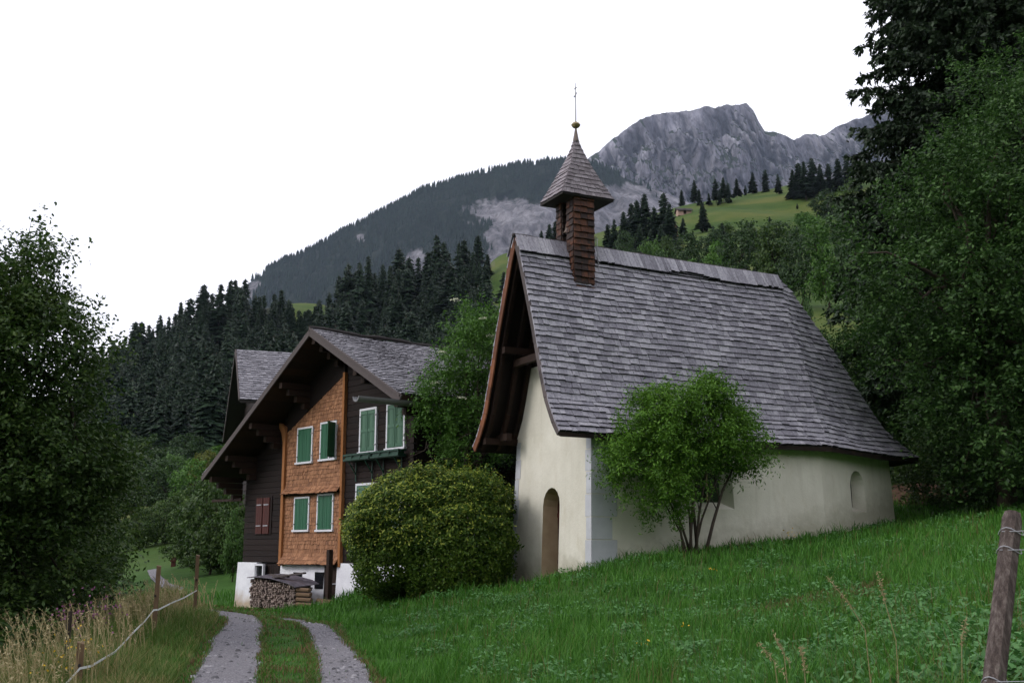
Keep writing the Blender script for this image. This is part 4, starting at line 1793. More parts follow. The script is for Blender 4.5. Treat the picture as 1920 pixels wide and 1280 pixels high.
def clumps_in(ells, K, rg, inner=.45):
    vol = np.array([e[3] * e[4] * e[5] for e in ells])
    idx = rg.choice(len(ells), K, p=vol / vol.sum())
    E_ = np.array(ells)[idx]
    d = unit(rg.normal(0, 1, (K, 3)))
    r = inner + (1 - inner) * rg.random((K, 1)) ** .6
    return E_[:, :3] + d * r * E_[:, 3:6], d


def crown(ells, K, rc, per, L_, W_, rg, droop=.4, inner=.45, mats=1, flat=.75, sel=None, upb=.5):
    C_, D_ = clumps_in(ells, K, rg, inner)
    if sel == 'spray':
        # leafy shoots: curved twigs that leave the limbs outwards and upwards, set with leaves along their length
        m_ = 7
        S0 = np.repeat(C_, m_, 0) + rg.normal(0, rc * .42, (K * m_, 3))
        DD = unit(np.repeat(D_, m_, 0) * .75 + rg.normal(0, .6, (K * m_, 3)) + np.array([0, 0, .35]))
        ln_ = rc * rg.uniform(.7, 2.3, (K * m_, 1)) * np.where(rg.random((K * m_, 1)) < .08, 1.6, 1)
        nl = max(4, int(per / m_))
        t = rg.random((K * m_, nl, 1)) ** .8
        P = S0[:, None, :] + DD[:, None, :] * ln_[:, None, :] * t + np.array([0, 0, -.18]) * ln_[:, None, :] * t ** 2
        P = P + rg.normal(0, .055, P.shape)
        P = P.reshape(-1, 3)
        Nn = unit(np.repeat(DD, nl, 0) * .35 + np.array([0, 0, upb + .35]) + rg.normal(0, .25, P.shape))
        cl = Cloud()
        V, Q = leaf_quads(P, Nn, L_, W_, rg, droop)
        cl.add(V, Q)
        return cl, C_, np.full(K, rc)
    K = len(C_)
    rad = rc * rg.uniform(.6, 1.3, K)
    cnt = (per * rg.uniform(.6, 1.4, K)).astype(int)
    ci = np.repeat(np.arange(K), cnt)
    n = len(ci)
    d = unit(rg.normal(0, 1, (n, 3)))
    rr = rg.random((n, 1)) ** .42
    off = d * rr * rad[ci][:, None] * np.array([1, 1, flat])
    P = C_[ci] + off
    Nn = unit(d * .8 + D_[ci] * .5 + np.array([0, 0, upb]))
    cl = Cloud()
    V, Q = leaf_quads(P, Nn, L_, W_, rg, droop)
    cl.add(V, Q)
    return cl, C_, rad


def limbs(mb, base, fork, tips, r0, rg, sub=5):
    """trunk from base to fork then curved limbs to tips"""
    base, fork = np.array(base, float), np.array(fork, float)
    mb.tube([base, lerp(base, fork, .35) + rg.normal(0, .06, 3), lerp(base, fork, .7) + rg.normal(0, .06, 3), fork], [r0 * 1.25, r0, r0 * .85, r0 * .6], 8)
    for t in tips:
        s = lerp(base, fork, rg.uniform(.45, 1.0))
        t = np.array(t)
        ln_ = np.linalg.norm(t - s)
        mid = lerp(s, t, .5) + np.array([0, 0, .12 * ln_]) + rg.normal(0, .05 * ln_, 3)
        mb.tube([s, lerp(s, mid, .5) + rg.normal(0, .02 * ln_, 3), mid, lerp(mid, t, .5) + rg.normal(0, .03 * ln_, 3), t],
                [r0 * .42, r0 * .34, r0 * .24, r0 * .14, r0 * .05], 5)


def big_tree(name, loc, label, cat, ells, K, rc, per, L_, W_, leafm, barkm, trunk, r0, seed, ntips=28, droop=.4, inner=.45, extra=None, group=None, flat=.75):
    rg = np.random.default_rng(seed)
    root = empty(name, loc, 0, label=label, cat=cat, group=group)
    cl, C_, rad = crown(ells, K, rc, per, L_, W_, rg, droop, inner, flat=flat, sel='spray')
    link('crown', cl.mesh('crown', [leafm]), root)
    mb = MB()
    tips = C_[rg.choice(len(C_), min(ntips, len(C_)), replace=False)]
    limbs(mb, trunk[0], trunk[1], tips, r0, rg)
    mb.build('trunk', barkm, root, smooth=True)
    if extra:
        extra(root, rg)
    return root


# ---- left tree group -------------------------------------------------
def bare_twigs(root, rg):
    for i in range(9):
        mb = MB()
        s = np.array([rg.uniform(-.6, .9), rg.uniform(-.5, .5), rg.uniform(6.0, 6.9)])
        e = s + np.array([rg.uniform(-.9, .3), 0, rg.uniform(.5, 1.1)])
        m1 = lerp(s, e, .5) + rg.normal(0, .06, 3)
        mb.tube([s, m1, e], [.012, .008, .003], 4)
        mb.build("twig", M["bark"], root)


zl = g1(-9.3, 18)
big_tree('broadleaf_tree', (-9.0, 18, zl), 'tall dark green leafy tree at the left edge, bare twigs poking from its top', 'tree',
         [(0.35, 0, 5.85 - zl, .85, 1.0, 1.0), (-.9, 0, 5.9 - zl, 1.2, 1.0, 1.0), (.1, 0, 4.6 - zl, 1.85, 1.7, 1.5), (-1.2, 0, 4.6 - zl, 1.6, 1.7, 2.0), (.1, 0, 2.9 - zl, 2.1, 1.9, 1.35), (1.4, .3, 2.75 - zl, .95, 1.0, .8), (0, 0, 1.3 - zl, 2.1, 1.9, 1.2)],
         1150, .33, 140, .092, .052, M['leaf_left'], M['bark_dark'], ((-.4, 0, -.3), (-.1, 0, 5.4 - zl)), .17, 21, 40, extra=bare_twigs)
z2 = g1(-10.2, 22.5)
big_tree('broadleaf_tree', (-10.3, 22.5, z2), 'dark lower leafy tree just right of the tall left tree, above the dry verge', 'tree',
         [(.3, 0, 3.1 - z2, 1.5, 1.3, 1.3), (.1, 0, 1.4 - z2, 2.0, 1.6, 1.3), (-.6, 0, .2 - z2, 2.2, 1.6, 1.0)],
         340, .38, 120, .10, .055, M['leaf_left'], M['bark_dark'], ((0, 0, -.3), (.1, 0, 2.4 - z2)), .12, 22, 22)
z3 = g1(-12.9, 27)
big_tree('shrub', (-13.0, 27.5, z3), 'low dark thicket shrub at the foot of the left trees beyond the dry grass', 'shrub',
         [(.0, 0, .6 - z3, 2.3, 1.5, 1.5), (1.3, 0, .1 - z3, 1.5, 1.3, 1.2)], 190, .5, 95, .13, .07, M['leaf_mid'], M['bark_dark'], ((0, 0, -.3), (0, 0, .8 - z3)), .07, 23, 14)
z3 = g1(-7.6, 15)
big_tree('shrub', (-8.0, 15.2, z3), 'bright leaved low shrub in front of the tall left tree, lower left corner', 'shrub',
         [(.0, 0, -.1 - z3, 1.7, .9, .9), (-1.2, 0, .4 - z3, 1.2, .8, .9)], 110, .32, 95, .10, .055, M['leaf_left'], M['bark_dark'], ((0, 0, -.3), (0, 0, .3 - z3)), .05, 24, 10)

# ---- right trees -----------------------------------------------------
zr = g1(12.2, 28.5)
big_tree('broadleaf_tree', (12.2, 28.5, zr), 'large grey green leafy tree overhanging the far end of the chapel roof', 'tree',
         [(.3, 0, 10.7 - zr, 1.9, 2.2, 1.7), (1.9, 0, 12.6 - zr, 1.5, 2.0, 2.0), (.1, -.4, 12.3 - zr, .7, .8, .8), (-.3, 0, 8.3 - zr, 2.6, 2.8, 1.8), (.2, 0, 5.8 - zr, 2.2, 2.6, 1.6), (2.0, 0, 9 - zr, 3.0, 2.8, 3.2),
          (-2.8, .2, 9.3 - zr, 1.3, 1.2, .9), (1.6, -.5, 5.0 - zr, 2.8, 2.4, 2.2), (-1.2, 0, 7.1 - zr, 1.4, 1.6, .8), (-3.3, .5, 10.6 - zr, .8, .9, .6)],
         760, .46, 115, .14, .078, M['leaf_right'], M['bark'], ((.9, 0, -.3), (.6, 0, 9.5 - zr)), .22, 31, 60, inner=.5)
z4 = g1(15.3, 31)
big_tree('broadleaf_tree', (15.8, 31, z4), 'tall grey green leafy tree filling the right edge beside the spruce', 'tree',
         [(0, 0, 14 - z4, 2.2, 2.2, 3.0), (0.4, 0, 10 - z4, 2.8, 2.5, 3), (0, 0, 6.5 - z4, 2.8, 2.4, 2.4)],
         430, .50, 120, .13, .068, M['leaf_right'], M['bark'], ((.2, 0, -.3), (.3, 0, 12 - z4)), .2, 32, 30, inner=.4)
for i, (u_, v_, Y_, rx, rz_, lb, mt) in enumerate([
        (1790, 905, 31.5, 1.5, 1.1, 'leafy shrub at the foot of the right trees, nearest the end of the chapel', 'leaf_left'),
        (1875, 880, 29.5, 1.7, 1.3, 'broad leafy shrub under the right trees at the picture edge', 'leaf_mid'),
        (1700, 880, 37, 1.8, 1.6, 'dark shrub directly behind the right end of the chapel', 'leaf_mid'),
        (1560, 860, 38, 2.5, 3.2, 'dark bushy tree behind the apse of the chapel', 'leaf_right')]):
    P = at(u_, v_, Y_)
    g = g1(P[0], P[1])
    big_tree('shrub', (P[0], P[1], g), lb, 'shrub', [(0, 0, rz_ * .8, rx, rx * .8, rz_), (rx * .5, -.2, rz_ * .6, rx * .7, rx * .6, rz_ * .7)],
             int(60 * rx * rz_), .42, 90, .12, .065, M[mt], M['bark'], ((0, 0, -.3), (0, 0, rz_)), .06, 40 + i, 10)
# bare brown bank behind the chapel
mbp = at(1725, 935, 33.5)
gx, gy = np.meshgrid(np.linspace(-1.6, 2.2, 30), np.linspace(-1.5, 3.5, 30), indexing='ij')
gg = G((mbp[0] + gx).ravel(), (mbp[1] + gy).ravel()).reshape(gx.shape)
rr_ = np.hypot((gx - .3) / 1.9, (gy - 1) / 2.5)
Vb = np.stack([mbp[0] + gx, mbp[1] + gy, gg + .35 * np.clip(1 - rr_, 0, 1) + (vnoise(gx * 2 + 9, gy * 2 + 9, 4, 4) - .5) * .25 * (rr_ < 1) - .06 * (rr_ >= 1)], -1)
i_ = np.arange(29)[:, None] * 30 + np.arange(29)[None, :]
tag(link('bank', np_mesh('bank', Vb.reshape(-1, 3), np.stack([i_, i_ + 30, i_ + 31, i_ + 1], -1).reshape(-1, 4), [M['soil']], smooth=True)), 'bare brown earth bank', kind='structure')


# ---- the big spruce --------------------------------------------------
def needle_spray(cl, P, dirs, length, width, rg):
    n = len(P)
    a = unit(dirs)
    s = unit(np.cross(a, rg.normal(0, 1, (n, 3))))
    l = length * rg.uniform(.6, 1.2, (n, 1))
    w_ = width * rg.uniform(.7, 1.2, (n, 1))
    V = np.stack([P - s * w_ * .3, P + a * l * .5 - s * w_ * .6, P + a * l, P + a * l * .4 + s * w_ * .6], 1).reshape(-1, 3)
    cl.add(V, np.arange(4 * n).reshape(n, 4))


def big_spruce(loc, Hh, R_, label, seed):
    rg = np.random.default_rng(seed)
    root = empty('spruce_tree', loc, 0, label=label, cat='spruce tree')
    cl = Cloud()
    mb = MB()
    mb.tube([(0, 0, -.5), (.05, 0, Hh * .5), (0, 0, Hh)], [.38, .22, .03], 9)
    z = 3.0
    while z < Hh - .4:
        f = 1 - (z / Hh)
        nb = 12
        for i in range(nb):
            az = rg.uniform(0, 2 * math.pi)
            ln_ = R_ * (f ** .55) * rg.uniform(.7, 1.12)
            if ln_ < .3:
                continue
            d = np.array([math.cos(az), math.sin(az), 0])
            t = np.linspace(0, 1, 9)
            pts = np.array([0, 0, z + rg.uniform(-.2, .2)]) + d * (ln_ * t)[:, None] + np.array([0, 0, 1]) * ((.10 * t - .45 * t ** 2 + .26 * t ** 3) * ln_)[:, None]
            mb.tube(pts[::2], [.05 * ln_ / R_ + .012, .03, .02, .012, .004], 4, cap=False)
            # side twigs
            nt_ = int(13 * ln_)
            tt = rg.uniform(.12, 1, nt_)
            B = np.stack([np.interp(tt, t, pts[:, j]) for j in range(3)], -1)
            side = np.array([-d[1], d[0], 0])
            sg = rg.choice([-1, 1], nt_)[:, None]
            tl = (.28 + .5 * (1 - tt) + .12 * ln_ / R_)[:, None] * rg.uniform(.6, 1.2, (nt_, 1))
            td = unit(side * sg * .9 + d * .6 + np.array([0, 0, -.45]) + rg.normal(0, .2, (nt_, 3)))
            k_ = 9
            for q in range(k_):
                pp = B + td * tl * (q / k_) + np.array([0, 0, -.25]) * tl * (q / k_) ** 2
                dd = td + rg.normal(0, .55, (nt_, 3)) + np.array([0, 0, -.45])
                needle_spray(cl, pp, dd, .24, .10, rg)
            # needles on the branch itself
            m_ = int(22 * ln_)
            tt = rg.uniform(.2, 1, m_)
            B = np.stack([np.interp(tt, t, pts[:, j]) for j in range(3)], -1)
            needle_spray(cl, B, d * .8 + rg.normal(0, .6, (m_, 3)), .17, .06, rg)
        z += .24 + .22 * f
    link('crown', cl.mesh('crown', [M['needle']]), root)
    mb.build('trunk', M['bark_dark'], root)
    return root


big_spruce((17.3, 37, g1(17.3, 37)), 27, 6.6, 'huge dark spruce rising out of the top right corner', 5)

# ---- bush with several stems before the chapel ------------------------
rgb_ = np.random.default_rng(9)
bp_ = C.w(2.05, -.95, 0)
bg_ = g1(bp_[0], bp_[1])
bush = empty('young_tree', (bp_[0], bp_[1], bg_), C.rot, label='rounded bright green young tree with many thin stems standing before the chapel wall', cat='small tree')
ells = [(.15, .05, 2.85, 1.5, .85, 1.0), (-1.25, 0, 2.05, .95, .7, .9), (-.7, 0, 2.9, .9, .7, .7), (1.35, .05, 2.55, .85, .7, .8), (-.2, 0, 1.9, .8, .6, .5), (.45, 0, 3.2, .9, .65, .75), (-.85, -.1, 1.25, .6, .5, .6)]
cl, CC, _ = crown(ells, 430, .20, 125, .10, .034, rgb_, droop=.9, inner=.35, flat=.8, sel='spray')
link('crown', cl.mesh('crown', [M['leaf_bush']]), bush)
for i, (tx, ty, tz, r_) in enumerate([(-1.2, -.1, 1.9, .032), (-.75, .1, 2.3, .03), (-.35, 0, 2.6, .035), (0.05, .15, 2.9, .04), (.3, -.1, 2.9, .035), (.62, .1, 2.7, .035), (1.35, 0, 2.15, .045), (.95, -.15, 2.4, .03), (-.9, 0, 1.4, .025)]):
    mb = MB()
    b0 = np.array([.14 * math.cos(i * 2.1) + tx * .10, .1 * math.sin(i * 2.1), -.2])
    e = np.array([tx, ty, tz])
    p1 = lerp(b0, e, .33) + np.array([-.12 * tx * .4, 0, .12]) + rgb_.normal(0, .03, 3)
    p2 = lerp(b0, e, .66) + np.array([.0, 0, .08]) + rgb_.normal(0, .05, 3)
    mb.tube([b0, p1, p2, e], [r_, r_ * .85, r_ * .65, r_ * .3], 7)
    for q in range(4):
        s = lerp(p1, p2, rgb_.uniform(0, 1)) if q < 2 else lerp(p2, e, rgb_.uniform(0, 1))
        mb.tube([s, s + [rgb_.uniform(-.3, .3), rgb_.uniform(-.2, .2), .45], s + [rgb_.uniform(-.5, .5), rgb_.uniform(-.2, .2), .8]], [r_ * .4, r_ * .3, r_ * .1], 5)
    mb.build('stem', M['bark'], bush, smooth=True)
cl2 = Cloud()
P = np.array([(1.9, -.2, 3.55), ])

# ---- hedge-like bush between the farmhouse and the chapel -------------
rgh = np.random.default_rng(12)
hc = at(810, 1112, 26.6)
hg = g1(hc[0], hc[1])
hb = empty('round_bush', (hc[0], hc[1], hg), 0, label='big clipped rounded bush with yellow green tips between farmhouse and chapel', cat='bush')
n = 75000
d = unit(rgh.normal(0, 1, (n, 3)))
p_ = 4.2
sup = (np.abs(d[:, 0]) ** p_ + np.abs(d[:, 1]) ** p_ + np.abs(d[:, 2]) ** p_) ** (-1 / p_)
lump = 1 + .17 * (vnoise(d[:, 0] * 3 + 9, d[:, 1] * 2 + d[:, 2] * 3 + 9, 3, 3) - .5) * 2.4 + .24 * (vnoise(d[:, 0] * 11 + 9, d[:, 1] * 6 + d[:, 2] * 11 + 9, 8, 2) - .5)
rr = (.76 + .24 * rgh.random(n) ** .6) * lump
hx, hy, hz = 1.92, 1.25, 1.52
P = d * (sup * rr)[:, None] * np.array([hx, hy, hz])
sh = 1 - .10 * np.clip(-(P[:, 2] / hz), 0, 1)
P[:, 0] *= sh
P[:, 2] *= 1 - .36 * np.clip(-P[:, 0] / hx, 0, 1) ** 1.5 * (P[:, 2] > 0)
P[:, 2] += hz * .98
cl = Cloud()
V, Q = leaf_quads(P, d, .085, .048, rgh, .1)
cl.add(V, Q, 0)
nt_ = 12000
sel = rgh.choice(np.where((d[:, 2] > -.2) & (rr > .9))[0], nt_)
kp = rgh.random(nt_) < np.clip(.30 + .7 * d[sel, 2] - .40 * d[sel, 0], .05, 1)
sel = sel[kp]
PT = P[sel] + d[sel] * .06
V, Q = leaf_quads(PT, d[sel] + [0, 0, .7], .085, .042, rgh, -.5)
cl.add(V, Q, 1)
# shoots standing out of the top
mb = MB()
for i in range(90):
    j = rgh.choice(np.where(d[:, 2] > .3)[0])
    s = P[j]
    h_ = rgh.uniform(.12, .50)
    e = s + np.array([rgh.uniform(-.08, .08), 0, h_])
    k_ = int(h_ * 45)
    PP = s + (e - s) * rgh.random((k_, 1)) + rgh.normal(0, .02, (k_, 3))
    V, Q = leaf_quads(PP, np.tile([0, 0, 1.], (k_, 1)), .06, .032, rgh, -.6)
    cl.add(V, Q, 1)
link('crown', cl.mesh('crown', [M['leaf_hedge'], M['leaf_tip']]), hb)
for i in range(10):
    mb = MB()
    x = -1.4 + i * .3
    mb.tube([(x * .5, 0, -.2), (x * .8, .1, .8), (x, 0, 1.8)], [.03, .022, .01], 5)
    mb.build('branch', M['bark_dark'], hb)

# ---- elder behind them -----------------------------------------------
def elder_extra(root, rg):
    mb = MB()
    cl = Cloud()
    for (x, y, z) in ((-.75, -.9, 6.15), (-.95, -.7, 5.35), (.35, -.8, 7.1), (.55, -.9, 6.6), (-.2, -.95, 4.9), (-1.1, -.5, 4.6), (-.4, -.9, 7.6)):
        n = 60
        a = rg.uniform(0, 6.28, n)
        r = rg.random(n) ** .5 * .13
        Pp = np.stack([x + r * np.cos(a), y + r * np.sin(a), z + .03 * rg.random(n) - .3 * r], -1)
        V, Q = leaf_quads(Pp, np.tile([0, -.3, 1.], (n, 1)), .035, .035, rg, 0)
        cl.add(V, Q)
    link('flower', cl.mesh('flower', [M['flower']]), root)
    for i in range(26):
        s = np.array([rg.uniform(-1.2, .9), rg.uniform(-.9, .1), rg.uniform(2.6, 4.3)])
        e = s + np.array([rg.uniform(-.7, .3), rg.uniform(-.3, .2), rg.uniform(-.7, .2)])
        mb.tube([s, lerp(s, e, .5) + rg.normal(0, .08, 3), e], [.014, .009, .003], 4)
    mb.build('twigs', M['bark'], root)


ze = g1(-1.15, 29.2)
big_tree('elder_tree', (-1.15, 29.3, ze), 'fresh green elder with a few flat cream flower heads between the two roofs', 'tree',
         [(.15, 0, 6.9 - ze, 1.0, .9, 1.15), (-.35, 0, 5.6 - ze, 1.15, .9, 1.0), (.0, 0, 4.5 - ze, .95, .8, .8), (.75, .2, 7.3 - ze, .5, .6, .9)],
         250, .30, 130, .11, .042, M['leaf_elder'], M['bark'], ((0, 0, -.3), (0, 0, 5.2 - ze)), .10, 51, 26, droop=.9, extra=elder_extra)
z5 = g1(.4, 32)
big_tree('shrub', (-.2, 32.5, z5), 'dark leafy thicket in the gap behind the elder and the chapel gable', 'shrub',
         [(0, 0, 2.6 - z5 + .3, 2.0, 1.2, 2.6), (.6, 0, 4.6 - z5, 1.2, 1.0, 1.6)], 190, .5, 90, .14, .07, M['leaf_mid'], M['bark_dark'], ((0, 0, -.3), (0, 0, 3)), .08, 52, 14)


# ---- middle distance broadleaf trees and thickets ----------------------
def bush_variant(seed, tall):
    rg = np.random.default_rng(seed)
    hz_ = 1.0
    e = [(0, 0, .55, .42, .42, .42), (.15, .1, .35, .36, .36, .3), (-.2, -.1, .38, .34, .34, .3), (.05, 0, .75, .26, .26, .24)]
    if tall:
        e = [(0, 0, .5, .30, .30, .42), (.1, 0, .35, .32, .3, .28), (-.06, 0, .78, .18, .18, .2), (-.12, .05, .42, .28, .28, .25)]
    cl, CC, _ = crown(e, 120, .10, 36, .048, .034, rg, .3, .5)
    mb = MB()
    limbs(mb, (0, 0, -.03), (0, 0, .5), CC[:10], .022, rg)
    b = len(mb.v)
    return cl, mb


BV = {}
def bush_mesh(kind, tall, seed):
    key = (kind, tall, seed)
    if key not in BV:
        cl, mb = bush_variant(seed, tall)
        a = cl.mesh('crown', [M[kind]])
        BV[key] = (a, mb.mesh('trunk', [M['bark_dark']]))
    return BV[key]


def place_bush(u_, vb, Y_, wpx, hpx, kind, label, tall=0, seed=0, group=None):
    if Y_ is None:
        P = hit(u_, vb, 40)
    else:
        P = at(u_, vb, Y_)
        P[2] = g1(P[0], P[1])
    top = EYE + sl(vb - hpx) * P[1]
    h_ = max(top - P[2], hpx / F * P[1] * .6)
    w_ = wpx / F * P[1]
    a, t = bush_mesh(kind, tall, seed)
    root = empty('broadleaf_tree' if h_ > 5 else 'shrub', P, random.uniform(0, 6.28), label=label, cat='tree' if h_ > 5 else 'shrub', group=group)
    root.scale = (w_, w_, h_)
    link('crown', a, root)
    link('trunk', t, root)
    return root


GR = 'broadleaf trees on the hillside above the chapel roof'
LR = 'leafy tree in the thicket on the hillside above the chapel roof'
place_bush(1217, 488, 160, 85, 48, 'leaf_light', 'small bright green tree just above the chapel ridge right of the turret', 0, 1)
for i, q in enumerate([(1290, 500, 170, 90, 65), (1345, 505, 165, 80, 60), (1395, 520, 150, 110, 105), (1450, 540, 140, 120, 130), (1500, 550, 120, 100, 120), (1550, 548, 115, 90, 100), (1340, 475, 240, 70, 45), (1405, 478, 230, 80, 55),
                       (1470, 482, 220, 90, 66), (1530, 490, 200, 90, 90), (1590, 500, 180, 90, 130), (1250, 480, 230, 60, 40), (1175, 478, 210, 60, 45), (1510, 440, 330, 60, 45), (1555, 430, 340, 80, 70), (1600, 440, 300, 90, 110),
                       (1640, 560, 110, 150, 200), (1300, 520, 130, 110, 40), (1230, 510, 120, 90, 40), (1360, 450, 290, 60, 35), (1445, 448, 300, 60, 30)]):
    place_bush(*q, ('leaf_mid', 'leaf_elder', 'leaf_mid', 'leaf_left')[i % 4], LR, i % 2, i % 4, GR)
place_bush(1515, 640, 60, 60, 95, 'leaf_right', 'slim small leafy tree close beyond the far end of the chapel ridge', 1, 3)
GL = 'trees and thickets in the valley left of the farmhouse'
LL = 'leafy tree of the dark valley thicket left of the farmhouse'
for i, q in enumerate([(300, 1010, 115, 120, 150), (230, 1015, 105, 110, 160), (360, 990, 110, 110, 130), (270, 960, 140, 130, 120), (180, 1000, 100, 120, 180), (420, 960, 120, 110, 110),
                       (330, 930, 160, 110, 90), (250, 920, 170, 110, 100), (140, 1010, 90, 130, 180), (350, 985, 95, 80, 80), (200, 870, 220, 110, 90), (420, 900, 180, 100, 70)]):
    place_bush(*q, ('leaf_mid', 'leaf_left', 'leaf_elder')[i % 3], LL, i % 2, i % 4, GL)
place_bush(398, 1062, 52, 150, 170, 'leaf_left', 'dense dark shrub beside the track just left of the farmhouse wall', 0, 2)
for q in [(358, 1072, 56, 110, 125), (425, 1078, 50, 110, 150), (392, 1085, 50, 95, 85), (352, 1048, 72, 90, 115), (330, 1030, 88, 100, 110), (258, 1036, 80, 80, 85), (305, 1034, 82, 80, 95), (385, 1010, 80, 110, 130), (300, 1028, 95, 80, 90), (425, 1020, 70, 90, 120)]:
    place_bush(*q, 'leaf_left', LL, 0, 2, GL)
place_bush(437, 1060, 47, 55, 115, 'leaf_light', 'feathery lighter green sapling right against the farmhouse corner', 1, 0)
for q in [(225, 905, 190, 100, 80), (275, 895, 185, 110, 85), (305, 870, 200, 80, 70), (345, 880, 170, 90, 75), (255, 850, 210, 80, 60), (390, 862, 190, 90, 60)]:
    place_bush(*q, 'leaf_mid', LL, 0, 1, GL)
place_bush(385, 900, 130, 70, 62, 'leaf_yellow', 'yellowish green round tree below the left eave of the farmhouse', 0, 3)
place_bush(330, 905, 135, 90, 60, 'leaf_light', 'pale green round tree at the foot of the dark forest', 0, 1)
for i, q in enumerate([(195, 1088, 50, 100, 120), (150, 1095, 45, 130, 150), (90, 1120, 40, 140, 170), (20, 1130, 38, 150, 200)]):
    place_bush(*q, 'leaf_left', 'dark shrub of the thicket beyond the fence behind the left tree', 0, i, 'dark shrubs beyond the left fence')


# ---- spruces of the near forest ---------------------------------------
def far_spruce(seed, slim):
    rg = np.random.default_rng(seed)
    pw = (.85, .6, 1.05, .7, .95, .5, .8, .65)[seed % 8]
    lo_ = (.05, .02, .12, .04, .2, .03, .08, .15)[seed % 8]
    cl = Cloud()
    nb = 330
    z = rg.random(nb) ** .85 * (.98 - lo_) + lo_
    az = rg.uniform(0, 6.283, nb)
    rad = (.17 if slim else .23) * (1 - z) ** pw * rg.uniform(.4, 1.3, nb) * (1 + .25 * np.sin(az * 2 + seed) * np.sin(z * 9 + seed)) + .004
    d = np.stack([np.cos(az), np.sin(az), np.zeros(nb)], -1)
    s = np.stack([-np.sin(az), np.cos(az), np.zeros(nb)], -1)
    O_ = np.stack([np.zeros(nb), np.zeros(nb), z], -1)
    w_ = (rad * .34)[:, None]
    dr_ = (.32 * rad)[:, None] * np.array([0, 0, 1])
    r1 = rad[:, None]
    mid = O_ + d * r1 * .55 - dr_ * .3
    tip = O_ + d * r1 - dr_
    for (a, b) in ((1, 0), (-1, 0)):
        V = np.stack([O_ + [0, 0, .02], mid + s * w_ * a - [0, 0, .022], tip, mid + [0, 0, .006]], 1)
        if a < 0:
            V = V[:, ::-1]
        cl.add(V.reshape(-1, 3), np.arange(4 * nb).reshape(nb, 4))
    # hanging twiglets for a ragged outline
    m_ = 700
    i = rg.integers(0, nb, m_)
    t = rg.uniform(.4, 1.05, (m_, 1))
    B = O_[i] + d[i] * r1[i] * t - dr_[i] * t ** 2
    dd = d[i] * .6 + s[i] * rg.normal(0, .5, (m_, 1)) + np.array([0, 0, -.5])
    needle_spray(cl, B, dd, .036, .012, rg)
    mb = MB()
    mb.tube([(0, 0, -.03), (0, 0, .5), (0, 0, 1)], [.014, .008, .002], 5)
    V = np.array(mb.v)
    q4 = [f for f in mb.f if len(f) == 4]
    cl.add(V, np.array(q4), 1)
    return cl.mesh('spruce', [M['needle_far'], M['bark']])


SPR = [far_spruce(104 + i, i % 2) for i in range(8)]
nsp = 0


def spruce(P, h_, wf, label, group, idx=None):
    global nsp
    o = link('spruce_tree', SPR[(nsp * 5 + nsp // 8) % 8 if idx is None else idx])
    nsp += 1
    o.location = P
    o.scale = (h_ * wf, h_ * wf, h_)
    o.rotation_euler = (random.uniform(-.02, .02), random.uniform(-.02, .02), random.uniform(0, 6.28))
    tag(o, label, 'spruce tree', group)
    return o


skyl = [(175, 655), (200, 640), (250, 602), (300, 578), (340, 547), (375, 532), (400, 530), (430, 523), (450, 521), (470, 552), (492, 552), (517, 511), (534, 560), (546, 590)]
skyr = [(595, 560), (605, 548), (650, 492), (690, 478), (705, 500), (750, 464), (775, 480), (820, 438), (835, 445), (860, 452), (893, 440), (908, 455), (925, 500)]
rs_ = random.Random(3)
for sk, lab, grp in ((skyl, 'dark spruce of the forest on the slope left of and behind the farmhouse', 'spruces of the left slope forest'),
                     (skyr, 'dark spruce of the dense wood behind the farmhouse and chapel roofs', 'spruces of the wood behind the roofs')):
    us = [p[0] for p in sk]
    vs = [p[1] for p in sk]
    u_ = us[0]
    while u_ <= us[-1]:
        vt = np.interp(u_, us, vs) + rs_.uniform(-4, 26)
        for p in sk:
            if abs(p[0] - u_) < 5:
                vt = p[1]
        Y_ = rs_.uniform(345, 372)
        P = at(u_, 700, Y_)
        g = g1(P[0], P[1])
        top = EYE + sl(vt) * Y_
        if top - g > 8:
            spruce((P[0], P[1], g), top - g, rs_.uniform(.75, 1.45), lab, grp)
        u_ += rs_.uniform(7, 20)
    # fill rows lower down
    N_ = 85 if sk is skyl else 90
    c_ = 0
    tries = 0
    while c_ < N_ and tries < 4000:
        tries += 1
        u_ = rs_.uniform(us[0] - (30 if sk is skyl else 10), us[-1] + (45 if sk is skyl else 0))
        Y_ = rs_.uniform(185, 350)
        P = at(u_, 700, Y_)
        g = g1(P[0], P[1])
        h_ = rs_.uniform(12, 23)
        vt = rowv((g + h_ - EYE) / Y_)
        lim = np.interp(u_, us, vs) + 14
        if vt < lim or vt > 840:
            continue
        if 538 < u_ < 590 and vt < 580:
            continue
        if u_ > 915 and vt < 565:
            continue
        spruce((P[0], P[1], g), h_, rs_.uniform(.85, 1.5), lab, grp)
        c_ += 1

for u_, vt in ((536, 562), (545, 574), (555, 580), (566, 581), (577, 579), (586, 572), (594, 565), (541, 590), (570, 594), (560, 590), (581, 590)):
    Y_ = 345
    P = at(u_, 700, Y_)
    g = g1(P[0], P[1])
    h_ = EYE + sl(vt) * Y_ - g
    if h_ > 5:
        spruce((P[0], P[1], g), h_, 1.2, 'dark spruce of the forest on the slope left of and behind the farmhouse', 'spruces of the left slope forest')

